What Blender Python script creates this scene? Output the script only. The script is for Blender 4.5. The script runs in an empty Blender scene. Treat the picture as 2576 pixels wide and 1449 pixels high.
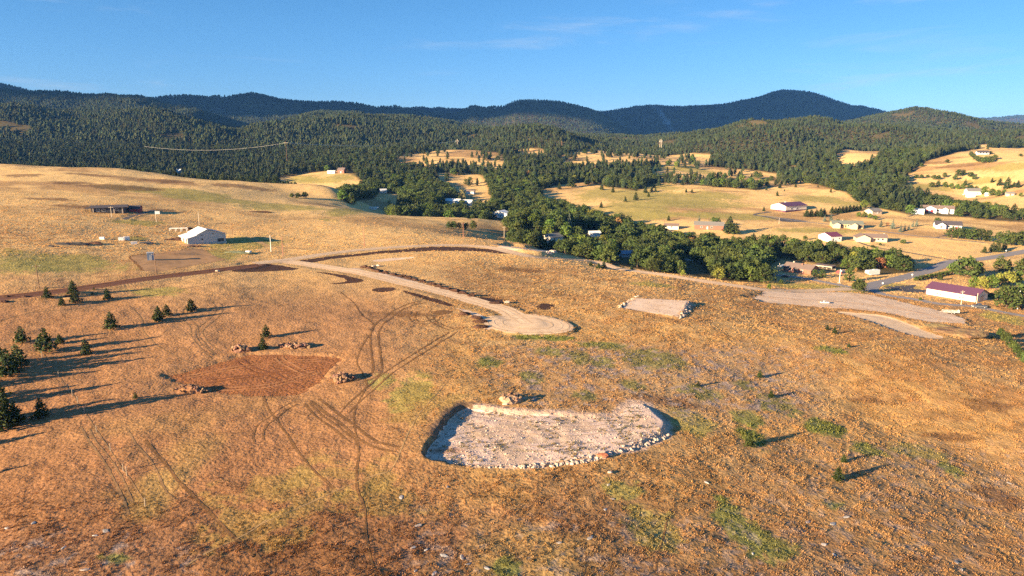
import bpy, bmesh, math, random
import numpy as np
from mathutils import Vector, Matrix
from mathutils.geometry import delaunay_2d_cdt

R = math.radians
scene = bpy.context.scene
col = scene.collection

# ------------------------------------------------------------------ camera, sky, sun, exposure
F_PX, PITCH, CAM_H = 682.0, R(12.0), 60.0
SUN_AZ, SUN_EL = R(33.0), R(13.5)          # direction the light travels in plan (from +X towards +Y), height of the sun
cam_data = bpy.data.cameras.new('camera')
cam_data.sensor_width = 36.0
cam_data.lens = 36.0 * F_PX / 1024.0
cam_data.clip_start, cam_data.clip_end = 1.0, 60000.0
cam = bpy.data.objects.new('camera', cam_data)
cam.location = (0, 0, CAM_H)
cam.rotation_euler = (R(90) - PITCH, 0, 0)
col.objects.link(cam)
scene.camera = cam

world = bpy.data.worlds.new('World')
scene.world = world
world.use_nodes = True
wn, wl = world.node_tree.nodes, world.node_tree.links
wn.clear()
w_out = wn.new('ShaderNodeOutputWorld')
w_bg = wn.new('ShaderNodeBackground')
w_sky = wn.new('ShaderNodeTexSky')
w_sky.sky_type = 'NISHITA'
w_sky.sun_disc = False
w_sky.sun_elevation = SUN_EL
w_sky.sun_rotation = math.atan2(-math.cos(SUN_AZ), -math.sin(SUN_AZ))
w_sky.altitude = 1200.0
w_sky.air_density, w_sky.dust_density, w_sky.ozone_density = 0.7, 0.0, 4.0
w_bg.inputs['Strength'].default_value = 0.05
# thin cirrus: stretched noise on the sky direction, all round the horizon
w_tc = wn.new('ShaderNodeTexCoord')
w_sep = wn.new('ShaderNodeSeparateXYZ')
wl.new(w_tc.outputs['Generated'], w_sep.inputs[0])
w_map = wn.new('ShaderNodeMapping')
w_map.inputs['Scale'].default_value = (1.5, 1.5, 11.0)
w_map.inputs['Rotation'].default_value = (0.0, R(-17), 0.0)
w_map.inputs['Location'].default_value = (52.73, 5.85, 8.16)
wl.new(w_tc.outputs['Generated'], w_map.inputs['Vector'])
w_noise = wn.new('ShaderNodeTexNoise')
w_noise.inputs['Scale'].default_value = 2.4
w_noise.inputs['Detail'].default_value = 7.0
w_noise.inputs['Roughness'].default_value = 0.62
w_noise.inputs['Distortion'].default_value = 0.5
wl.new(w_map.outputs[0], w_noise.inputs['Vector'])
w_ramp = wn.new('ShaderNodeMapRange')
w_ramp.interpolation_type = 'SMOOTHSTEP'
w_ramp.inputs['From Min'].default_value, w_ramp.inputs['From Max'].default_value = 0.53, 0.85
w_ramp.inputs['To Max'].default_value = 0.5
wl.new(w_noise.outputs['Fac'], w_ramp.inputs['Value'])
w_mix = wn.new('ShaderNodeMix')
w_mix.data_type = 'RGBA'
w_hsv = wn.new('ShaderNodeHueSaturation')
w_hsv.inputs['Saturation'].default_value = 1.26
w_hsv.inputs['Value'].default_value = 1.42
w_gam = wn.new('ShaderNodeGamma')
w_gam.inputs['Gamma'].default_value = 0.72
wl.new(w_sky.outputs[0], w_gam.inputs['Color'])
wl.new(w_gam.outputs[0], w_hsv.inputs['Color'])
w_mix.inputs['B'].default_value = (3.6, 4.0, 4.4, 1)
wl.new(w_ramp.outputs[0], w_mix.inputs['Factor'])
wl.new(w_hsv.outputs[0], w_mix.inputs['A'])
wl.new(w_mix.outputs['Result'], w_bg.inputs['Color'])
wl.new(w_bg.outputs[0], w_out.inputs['Surface'])

sun_data = bpy.data.lights.new('sun', 'SUN')
sun_data.energy = 5.0
sun_data.angle = R(0.5)
sun_data.color = (1.0, 0.76, 0.46)
sun = bpy.data.objects.new('sun', sun_data)
SUN_DIR = Vector((math.cos(SUN_AZ) * math.cos(SUN_EL), math.sin(SUN_AZ) * math.cos(SUN_EL), -math.sin(SUN_EL)))
sun.rotation_euler = SUN_DIR.to_track_quat('-Z', 'Y').to_euler()
sun.location = (-200, -150, 300)
col.objects.link(sun)

scene.view_settings.view_transform = 'Standard'
scene.view_settings.look = 'None'
scene.view_settings.gamma = 1.0
scene.view_settings.exposure = 2.0
scene.cycles.max_bounces = 5
scene.cycles.diffuse_bounces = 3
scene.cycles.transparent_max_bounces = 6
scene.cycles.volume_bounces = 0
scene.cycles.use_adaptive_sampling = True
scene.cycles.adaptive_threshold = 0.02
scene.cycles.use_denoising = False

# ------------------------------------------------------------------ pixel helpers (1024 x 576 frame) used to site things on the terrain
def px(u, v):                       # from the 2575-wide reading of the photograph
    return (u * 0.39767, v * 0.39767)

def zoomer(x0, y0, k=800 / 2576):   # from an enlarged reading
    return lambda a, b: ((x0 + a * k) * 0.33171, (y0 + b * k) * 0.33171)
z1, z2, z3, z4 = zoomer(0, 230), zoomer(750, 230), zoomer(1500, 230), zoomer(2287, 230)
z5, z6, z7, z8 = zoomer(0, 560), zoomer(750, 560), zoomer(1500, 560), zoomer(2287, 560)
a1, a2, a3, a4 = zoomer(0, 830), zoomer(750, 880), zoomer(1200, 1100, 900 / 2576), zoomer(2287, 860)
a5, a6, a7, a8 = zoomer(0, 1287), zoomer(750, 1287), zoomer(1500, 1287), zoomer(2287, 1287)
SP, CP = math.sin(PITCH), math.cos(PITCH)

def ray(u, v):
    yv = (288.0 - v) / F_PX
    dy = CP + SP * yv
    return ((u - 512.0) / F_PX / dy, (-SP + CP * yv) / dy)      # dX/dY, dZ/dY

def project(X, Y, Z):
    X, Y, Z = np.asarray(X, float), np.asarray(Y, float), np.asarray(Z, float) - CAM_H
    depth = np.maximum(CP * Y - SP * Z, 1.0)
    return 512 + F_PX * X / depth, 288 - F_PX * (SP * Y + CP * Z) / depth

# ------------------------------------------------------------------ noise
def vnoise(x, y, seed=0):
    xi, yi = np.floor(x).astype(np.int64), np.floor(y).astype(np.int64)
    fx, fy = x - xi, y - yi
    fx, fy = fx * fx * (3 - 2 * fx), fy * fy * (3 - 2 * fy)
    def h(a, b):
        n = (a * 374761393 + b * 668265263 + seed * 1442695041) & 0xFFFFFFFF
        n = ((n ^ (n >> 13)) * 1274126177) & 0xFFFFFFFF
        return ((n ^ (n >> 16)) & 0xFFFF) / 65535.0
    return (h(xi, yi) * (1 - fx) + h(xi + 1, yi) * fx) * (1 - fy) + (h(xi, yi + 1) * (1 - fx) + h(xi + 1, yi + 1) * fx) * fy

def fbm(x, y, lam, octaves=4, seed=0, gain=0.5):
    x, y = np.asarray(x, float) / lam, np.asarray(y, float) / lam
    s, a, t = 0.0, 1.0, 0.0
    for o in range(octaves):
        s = s + a * vnoise(x * 2 ** o + 17.3 * o, y * 2 ** o - 9.1 * o, seed + o)
        t += a
        a *= gain
    return s / t

def sstep(a, b, x):
    t = np.clip((x - a) / (b - a), 0, 1)
    return t * t * (3 - 2 * t)

# ------------------------------------------------------------------ terrain
ctrl = []
def cz(u, v, z):
    t, s = ray(*px(u, v)); y = (z - CAM_H) / s; ctrl.append((t * y, y, z))
def cy(u, v, y):
    t, s = ray(*px(u, v)); ctrl.append((t * y, y, CAM_H + s * y))
def ct(u, y, z):
    t, s = ray(*px(u, 400)); ctrl.append((t * y, y, z))
for a in [(0,1449,1.5),(640,1449,0.5),(1287,1449,-1),(1930,1449,-4),(2575,1449,-9),
          (0,1250,2),(400,1250,1.6),(800,1250,1.3),(1100,1220,0.4),(1700,1220,-2.6),(2200,1200,-6.5),(2575,1200,-11),
          (0,1050,3.5),(300,1050,3.2),(640,950,3.2),(1000,1050,2.2),(1055,1140,2.2),(1130,985,3.0),(1370,985,1.5),(1690,1090,-1.9),(1700,950,-0.2),
          (1850,1040,-3),(2000,950,-3.6),(2230,1050,-8.2),(2450,1110,-10.5),(2575,1050,-9.2),
          (0,900,6.6),(250,880,5.6),(450,850,5.6),(650,830,5.2),(950,850,4),(1200,900,2.6),(1400,830,2),(1550,860,1),(1700,780,0),(2000,850,-2.6),
          (2300,920,-4.8),(2575,960,-8.6),
          (0,750,11),(270,740,9.6),(480,720,9.2),(700,665,8.4),(1000,730,5.6),(1300,730,3.2),
          (0,640,16),(250,620,14.4),(513,608,11),(700,620,9.2),(900,610,8),(1150,600,6),(1250,616,4.5),(1400,655,1.6),(1650,695,-2.4),(1900,730,-6.2),
          (2150,737,-11),(2000,790,-5.9),(2250,800,-7.1),(2420,830,-8.4),
          (0,540,22.5),(280,525,20.5),(640,520,15.4),(850,522,11),(0,460,31),(400,470,26),(760,490,15.5),
          (1000,548,8),(1200,554,5.2),(1430,570,0.6),(1300,611,3),(1420,643,0),(1500,665,-2.5),
          (940,527,0),(1050,510,1),
          (1450,620,-11),(1493,592,-10.5),(1600,665,-9.5),(1600,635,-13),(1800,700,-11.5),(1800,650,-14.5),(1950,712,-12.5),(2006,680,-15),
          (2150,712,-13.2),(2300,680,-15),(2450,650,-16),(2575,625,-16),(2400,750,-12.5),(2575,760,-12.5),(2575,850,-12.5),
          (2088,606,-12.5),(2195,604,-12.5),(2129,560,-8.5),(2339,536,-5.5),(2385,577,-9.5),(2575,560,-11),(2200,640,-15),(2350,650,-16),
          (1979,528,-3.5),(1650,500,0),(1650,545,-6),(1850,572,-9),(2300,500,2),(2444,494,0),(2575,500,3),(2575,430,27),(2400,440,21),
          (2000,440,15),(1800,450,13),(1500,455,12),(1200,450,14),(1230,490,3),(850,437,21),(1400,530,-4),(1270,545,-7)]:
    cz(*a)
for a in [(0,412,700),(300,427,690),(640,456,640),(833,470,635),(2575,376,1000),(2400,389,1000),(1800,396,1200),(1600,384,1200),
          (1450,391,1150),(1150,379,1150),(1000,401,1050),(2130,385,1080)]:
    cy(*a)
for a in [(0,860,16),(300,820,12),(640,760,6),(833,740,5),(1000,575,-2),(1200,580,-6),(0,1150,52),(400,1150,46),(850,1250,48),(600,1000,22),
          (2200,1250,38),(2575,1300,50),(1300,460,-9),(1420,440,-11),(1300,900,18),
          (0,45,0),(1287,45,-1),(2575,45,-3),(-700,110,0),(3300,120,-12),(-900,700,42),(3500,500,-12),(3500,1000,50),(-900,1150,60)]:
    ct(*a)
ctrl = np.array(ctrl)
def warp(X, Y):
    return np.stack([X / (Y + 80) * 1.25, np.log(Y + 80)], -1)
CW, MQ = warp(ctrl[:, 0], ctrl[:, 1]), 0.045
def kern(A):
    d2 = ((A[:, None, :] - CW[None]) ** 2).sum(-1)
    return np.sqrt(d2 + MQ * MQ)
n = len(ctrl)
A = np.zeros((n + 3, n + 3))
A[:n, :n] = kern(CW) - 0.004 * np.eye(n)
A[:n, n:] = np.c_[np.ones(n), CW]
A[n:, :n] = A[:n, n:].T
WGT = np.linalg.solve(A, np.r_[ctrl[:, 2], 0, 0, 0])
def base_z(X, Y):
    X, Y = np.asarray(X, float).ravel(), np.asarray(Y, float).ravel()
    out = np.empty(len(X))
    for i in range(0, len(X), 40000):
        P = warp(X[i:i + 40000], Y[i:i + 40000])
        out[i:i + 40000] = kern(P) @ WGT[:n] + WGT[n] + P @ WGT[n + 1:]
    return out
# ridges further off: skyline readings at a chosen distance (tree height taken off)
Y0 = 1180.0
def ridge(yk, pts, drop):
    th, zz = [], []
    for u, v in pts:
        t, s = ray(*px(u, v)); th.append(t); zz.append(CAM_H + s * yk - drop)
    o = np.argsort(th)
    return yk, np.array(th)[o], np.array(zz)[o]
RIDGES = [
    ridge(1620, [(-700,300),(0,284),(60,283),(181,289),(272,281),(390,282),(440,300),(492,318),(570,354),(600,357),(640,336),(677,321),(729,307),(859,301),(910,303),
                 (1014,315),(1143,318),(1293,322),(1407,325),(1510,339),(1575,346),(1640,352),(1666,347),(1707,337),(1795,323),(1873,300),(1919,302),
                 (2037,306),(2115,318),(2250,326),(2400,335),(2575,345),(3300,345)], 12),
    ridge(2450, [(-700,240),(0,242),(111,237),(207,241),(337,248),(376,251),(440,263),(518,281),(596,302),(663,318),(716,297),(800,288),(870,288),(1010,300),(1130,309),
                 (1290,320),(1500,335),(1620,348),(1800,335),(1950,318),(2060,304),(2115,300),(2180,287),(2242,274),(2296,267),(2374,277),(2452,293),(2530,308),(2575,314),(3300,330)], 12),
    ridge(3700, [(-700,190),(0,206),(26,209),(65,220),(104,233),(200,252),(300,256),(358,247),(389,242),(425,236),(466,235),(531,238),(609,235),(634,228),(667,236),(703,245),(755,251),
                 (833,252),(898,256),(949,266),(967,262),(1001,262),(1024,267),(1060,272),(1086,279),(1130,280),(1169,270),(1187,261),(1221,266),(1267,263),
                 (1295,248),(1316,245),(1406,249),(1458,261),(1492,270),(1530,288),(1565,310),(1600,330),(1700,345),(2000,345),(2200,335),(3300,335)], 14),
    ridge(5200, [(-700,260),(300,260),(1000,272),(1060,266),(1086,271),(1107,268),(1130,271),(1300,275),(1458,275),(1525,276),(1562,269),(1608,260),(1640,259),(1691,262),(1756,260),(1821,256),(1873,245),
                 (1910,238),(1939,227),(1968,221),(2006,223),(2050,229),(2102,248),(2141,261),(2167,261),(2213,271),(2250,280),(2350,295),(2575,320),(3300,330)], 14),
    ridge(8500, [(-700,290),(1500,290),(2300,300),(2480,296),(2556,289),(2700,284),(3300,290)], 14),
]
DIPS = [12, 45, 70, 90, 120]
def far_z(X, Y):
    th = X / Y
    X1 = X * (Y0 / Y)
    z = base_z(X1, np.full(len(X), Y0))
    yprev, out = np.full(len(X), Y0), z.copy()
    for (yk, t, zz), dip in zip(RIDGES, DIPS):
        zk = np.interp(th, t, zz)
        m = (Y > yprev[0])
        f = np.clip((Y - yprev[0]) / (yk - yprev[0]), 0, 1)
        f2 = f ** 1.15 * 0.55 + sstep(0, 1, f) * 0.45
        out = np.where(m, z + (zk - z) * f2 - dip * np.sin(np.pi * f) * (1 - 0.45 * f), out)
        z, yprev = zk, np.full(len(X), yk)
    out = np.where(Y > yprev[0], z - 0.02 * (Y - yprev[0]), out)
    amp = sstep(1230, 1500, Y) * 34 + sstep(2000, 2800, Y) * 14 + sstep(3000, 5000, Y) * 26
    nn = fbm(X, Y, 330, 4, 5) - 0.5
    rg = 0.5 - np.abs(2 * fbm(X + 0.35 * Y, Y * 0.7, 900, 3, 9) - 1)
    sp = 0.5 - np.abs(2 * fbm(X + 0.25 * Y, Y * 0.32, 300, 2, 19) - 1)
    wsp = 85 * sstep(1200, 1380, Y) * (1 - 0.8 * np.exp(-((Y - 1620) / 110) ** 2)) * (1 - sstep(2150, 2420, Y))
    damp = 1.0
    for yk, _, _ in RIDGES: damp = damp * (1 - 0.9 * np.exp(-((Y - yk) / (0.055 * yk)) ** 2))
    return out + amp * damp * (nn * 1.0 + rg * 0.7) + wsp * sp

def raw_z(X, Y):
    X, Y = np.asarray(X, float).ravel(), np.asarray(Y, float).ravel()
    z = np.empty(len(X))
    near = Y <= Y0
    if near.any(): z[near] = base_z(X[near], Y[near])
    if (~near).any(): z[~near] = far_z(X[~near], Y[~near])
    z += (fbm(X, Y, 34, 3, 3) - 0.5) * 1.7 * sstep(60, 140, Y) * (1 - 0.0 * Y)
    z += (fbm(X, Y, 7.5, 2, 4) - 0.5) * 0.34
    z += (fbm(X, Y, 2.2, 2, 14) - 0.5) * 0.26 * (1 - sstep(220, 340, Y))
    z += (fbm(X, Y, 160, 3, 8) - 0.5) * 7 * sstep(300, 800, Y)
    return z

ys = [14.0]
while ys[-1] < 13000:
    y = ys[-1]
    ys.append(y + (4.0 if y < 66 else max(0.42, 0.0050 * y) if y < 2100 else 0.013 * y))
YS = np.array(ys)
NC, NR = 721, len(YS)
SS = np.linspace(-1, 1, NC)
def half_w(Y):
    return 25 + 0.9 * Y
GX = SS[None, :] * half_w(YS)[:, None]
GY = np.repeat(YS[:, None], NC, 1)
GZ = raw_z(GX, GY).reshape(NR, NC)

def tz(X, Y):
    X, Y = np.asarray(X, float), np.asarray(Y, float)
    r = np.clip(np.searchsorted(YS, Y) - 1, 0, NR - 2)
    fy = np.clip((Y - YS[r]) / (YS[r + 1] - YS[r]), 0, 1)
    s = np.clip((X / half_w(Y) + 1) * 0.5 * (NC - 1), 0, NC - 1.001)
    c = s.astype(int); fx = s - c
    return (GZ[r, c] * (1 - fx) + GZ[r, c + 1] * fx) * (1 - fy) + (GZ[r + 1, c] * (1 - fx) + GZ[r + 1, c + 1] * fx) * fy

_YM = np.exp(np.linspace(math.log(40), math.log(9000), 3200))
def hit(p):
    t, s = ray(*p)
    d = CAM_H + s * _YM - tz(t * _YM, _YM)
    i = np.argmax(d < 0)
    if d[i] >= 0: i = len(d) - 1
    f = d[i - 1] / (d[i - 1] - d[i])
    y = _YM[i - 1] + (_YM[i] - _YM[i - 1]) * f
    return Vector((t * y, y, float(tz(t * y, y))))
def hits(pts):
    return [hit(p) for p in pts]

def in_poly(X, Y, poly):
    X, Y = np.asarray(X, float), np.asarray(Y, float)
    c = np.zeros(X.shape, bool)
    j = len(poly) - 1
    for i in range(len(poly)):
        xi, yi, xj, yj = poly[i][0], poly[i][1], poly[j][0], poly[j][1]
        if yi != yj:
            c ^= ((yi > Y) != (yj > Y)) & (X < (xj - xi) * (Y - yi) / (yj - yi) + xi)
        j = i
    return c
def dist_poly(X, Y, poly, closed=True):
    d = np.full(np.shape(X), 1e9)
    m = len(poly)
    for i in range(m if closed else m - 1):
        ax, ay = poly[i][0], poly[i][1]; bx, by = poly[(i + 1) % m][0], poly[(i + 1) % m][1]
        L = (bx - ax) ** 2 + (by - ay) ** 2 + 1e-9
        t = np.clip(((X - ax) * (bx - ax) + (Y - ay) * (by - ay)) / L, 0, 1)
        d = np.minimum(d, np.hypot(X - ax - t * (bx - ax), Y - ay - t * (by - ay)))
    return d
def smooth_line(pts, step, wob=0.0, seed=0, closed=False):
    P = [Vector((p[0], p[1])) for p in pts]
    out, m = [], len(P)
    rng = random.Random(seed)
    for i in range(m if closed else m - 1):
        p0 = P[(i - 1) % m] if closed or i else P[0]
        p1, p2 = P[i], P[(i + 1) % m]
        p3 = P[(i + 2) % m] if closed or i + 2 < m else P[-1]
        k = max(1, int((p2 - p1).length / step))
        for a in range(k):
            t = a / k
            q = 0.5 * ((2 * p1) + (-p0 + p2) * t + (2 * p0 - 5 * p1 + 4 * p2 - p3) * t * t + (-p0 + 3 * p1 - 3 * p2 + p3) * t ** 3)
            if wob: q = q + Vector((rng.uniform(-wob, wob), rng.uniform(-wob, wob)))
            out.append((q.x, q.y))
    if not closed: out.append((P[-1].x, P[-1].y))
    return out

# earthworks: pads and roads cut into or filled onto the slope
BARE = []        # bare ground polygons, no grass on them
def carve(poly, offset, cut, fill, tilt=1.0, rough=0.0, reach=9.0):
    xs, yy = [p[0] for p in poly], [p[1] for p in poly]
    m = (GX > min(xs) - reach) & (GX < max(xs) + reach) & (GY > min(yy) - reach) & (GY < max(yy) + reach)
    X, Y, Z = GX[m], GY[m], GZ[m]
    ins = in_poly(X, Y, poly)
    M = np.c_[X[ins], Y[ins], np.ones(ins.sum())]
    cf, *_ = np.linalg.lstsq(M, Z[ins], rcond=None)
    mean = Z[ins].mean()
    P = (cf[0] * X + cf[1] * Y + cf[2]) * tilt + mean * (1 - tilt) + offset
    d = np.where(ins, 0, dist_poly(X, Y, poly))
    wob = 0.75 + 0.5 * fbm(X, Y, 2.5, 2, 31)
    new = np.where(ins, P + rough * (fbm(X, Y, 3.0, 3, 21) - 0.5), np.clip(Z, P - fill * d * wob, P + cut * d * wob))
    GZ[m] = np.where(d < reach, new, Z)

PAD1 = smooth_line(hits([a3(240,752),a3(330,590),a3(430,460),a3(520,375),a3(560,350),a3(600,350),a3(800,375),a3(1000,405),a3(1250,415),a3(1500,432),a3(1750,455),a3(1880,448),a3(1940,400),a3(1990,355),
             a3(2090,335),a3(2180,400),a3(2270,500),a3(2280,590),a3(2150,660),a3(1900,740),a3(1700,800),a3(1400,845),a3(1050,875),a3(700,860),a3(400,825)]), 1.2, 0.25, 1, True)
PAD2 = hits([z7(1200,1185),z7(1330,1098),z7(1500,1108),z7(1860,1148),z7(1800,1245),z7(1755,1288),z7(1500,1240)])
REDPAD = smooth_line(hits([px(425,944),px(452,936),px(560,907),px(610,893),px(640,891),px(760,892),px(838,898),px(856,903),px(838,922),px(812,950),px(765,982),px(735,990),px(640,993),px(555,988),px(525,972),px(470,962)]), 1.0, 0.7, 2, True)
BULB = smooth_line(hits([px(1215,800),px(1260,793),px(1330,793),px(1400,803),px(1438,820),px(1436,836),px(1390,845),px(1320,845),px(1260,835),px(1222,818)]), 1.2, 0.1, 3, True)
PADR = smooth_line(hits([z7(2430,1072),z7(2560,1052),a4(60,50),a4(400,75),a4(900,78),a4(1180,112),a4(1500,190),a4(1800,270),a4(1970,335),a4(1990,385),a4(1830,368),a4(1600,345),a4(1380,298),a4(1200,262),
             a4(900,235),a4(600,215),a4(300,185),a4(0,140),z7(2540,1090)]), 1.6, 0.8, 4, True)
PADL = smooth_line(hits([a4(760,252),a4(1000,262),a4(1230,285),a4(1450,355),a4(1650,440),a4(1800,500),a4(1700,512),a4(1500,480),a4(1300,420),a4(1050,330),a4(880,285)]), 2.0, 0.2, 5, True)
PADB = smooth_line(hits([z6(2360,575),z6(2576,560),z7(100,560),z7(350,590),z7(560,628),z7(590,645),z7(450,668),z7(300,655),z7(150,640),z7(0,612),z6(2450,595)]), 2.0, 0.3, 6, True)
carve(PAD1, -0.25, 2.6, 1.5, 0.5, 0.4)
carve(PAD2, 0.35, 0.9, 0.9, 0.35, 0.12)
carve(REDPAD, -0.28, 0.35, 0.5, 0.85, 0.3)
carve(BULB, 0.35, 0.8, 0.7, 0.6, 0.1, 6)
carve(PADR, 0.1, 0.4, 0.4, 0.85, 0.2)
carve(PADL, -0.8, 0.9, 0.6, 1.0, 0.2)
carve(PADB, 0.1, 0.4, 0.5, 1.0, 0.15)

# ------------------------------------------------------------------ road lines (graded into the terrain before it is meshed)
def W(pts):
    return [(p.x, p.y) for p in hits(pts)]
L_SPUR = smooth_line(W([z6(60,755),z6(330,735),z6(620,770),z6(900,815),z6(1300,890),z6(1700,985),z6(2000,1065),z6(2300,1150),z6(2500,1215)]) + [tuple(np.mean(np.array(BULB), 0))], 2.0)
L_LOOP = smooth_line(W([z6(150,745),z6(430,712),z6(850,648),z6(1300,605),z6(1700,583),z6(2000,578),z6(2300,600),z6(2560,645),z7(400,695),z7(700,715),z7(950,745),z7(1150,800),z7(1500,855),z7(1900,915),
                        z7(2300,970),z7(2560,1005),z8(250,1022),z8(560,1020),z8(900,1000)]), 2.5)
L_DIRT = smooth_line(W([z5(-60,1095),z5(500,1035),z5(1000,965),z5(1500,890),z5(2000,830),z5(2400,785),z6(40,765)]), 2.5)
L_ASPH = smooth_line(W([z8(1060,1020),z8(1110,965),z8(1300,920),z8(1560,850),z8(1760,785),z8(1880,735),z8(2200,705),z8(2576,640),z8(2700,615)]), 4.0)
L_LANE = smooth_line(W([z8(900,985),z8(700,950),z8(480,905),z8(300,880),z8(150,868),z7(2480,830),z7(2200,760),z7(2040,745),z7(1850,715),z7(1750,705),z7(1640,680)]), 3.0)
L_DRIVE = smooth_line(W([z8(1080,1010),z8(1260,1060),z8(1500,1100),z8(1750,1140),z8(2100,1175),z8(2300,1210),z8(2576,1265),z8(2700,1290)]), 3.0)
L_FARM = smooth_line(W([z8(1880,722),z8(1500,655),z8(1150,600),z8(1000,560),z8(930,528),z8(860,520)]), 3.0)
L_BARN = smooth_line(W([z8(-40,285),z8(80,295),z8(250,320),z8(450,350),z8(700,375),z8(900,400),z8(1150,435),z8(1500,480),z8(1900,520),z8(2200,560)]), 4.0)
L_FIELD = smooth_line(W([z5(2440,505),z5(2576,575),z6(200,590),z6(560,620)]), 3.0)
L_TWO = smooth_line(W([z6(-40,362),z6(300,330),z6(800,305),z6(1400,290),z6(1900,305),z6(2200,330)]), 4.0)
L_BLACK = smooth_line(W([z5(1235,330),z5(1215,320),z5(1290,292),z5(1420,258),z5(1480,240),z5(1340,232)]), 2.0)
L_HOUSE = smooth_line(W([z8(1450,300),z8(1600,268),z8(1900,282),z8(2200,315),z8(2576,355)]), 4.0)

def grade(line, half, soft=2.0, lift=0.0, smooth=9):
    P = np.array(line)
    zl = tz(P[:, 0], P[:, 1])
    k = np.ones(smooth) / smooth
    zs = np.convolve(np.pad(zl, smooth // 2, mode='edge'), k, 'valid') + lift
    m = (GX > P[:, 0].min() - 12) & (GX < P[:, 0].max() + 12) & (GY > P[:, 1].min() - 12) & (GY < P[:, 1].max() + 12)
    X, Y, Z = GX[m], GY[m], GZ[m]
    best, bz = np.full(X.shape, 1e9), np.zeros(X.shape)
    for i in range(len(P) - 1):
        a, b = P[i], P[i + 1]
        L = ((b - a) ** 2).sum() + 1e-9
        t = np.clip(((X - a[0]) * (b[0] - a[0]) + (Y - a[1]) * (b[1] - a[1])) / L, 0, 1)
        d = np.hypot(X - a[0] - t * (b[0] - a[0]), Y - a[1] - t * (b[1] - a[1]))
        w = d < best
        best = np.where(w, d, best)
        bz = np.where(w, zs[i] + (zs[i + 1] - zs[i]) * t, bz)
    f = 1 - sstep(half, half + soft, best)
    GZ[m] = Z * (1 - f) + bz * f
for l, h, s in [(L_LOOP, 4.2, 3.5), (L_DIRT, 4.5, 3), (L_SPUR, 4.2, 3), (L_ASPH, 4.5, 4), (L_LANE, 2.6, 3), (L_DRIVE, 2.6, 3), (L_FARM, 2, 3), (L_BARN, 2, 3), (L_FIELD, 1.6, 2),
                (L_TWO, 1.6, 3), (L_BLACK, 2, 3), (L_HOUSE, 2, 3)]:
    grade(l, h, s)

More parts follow.
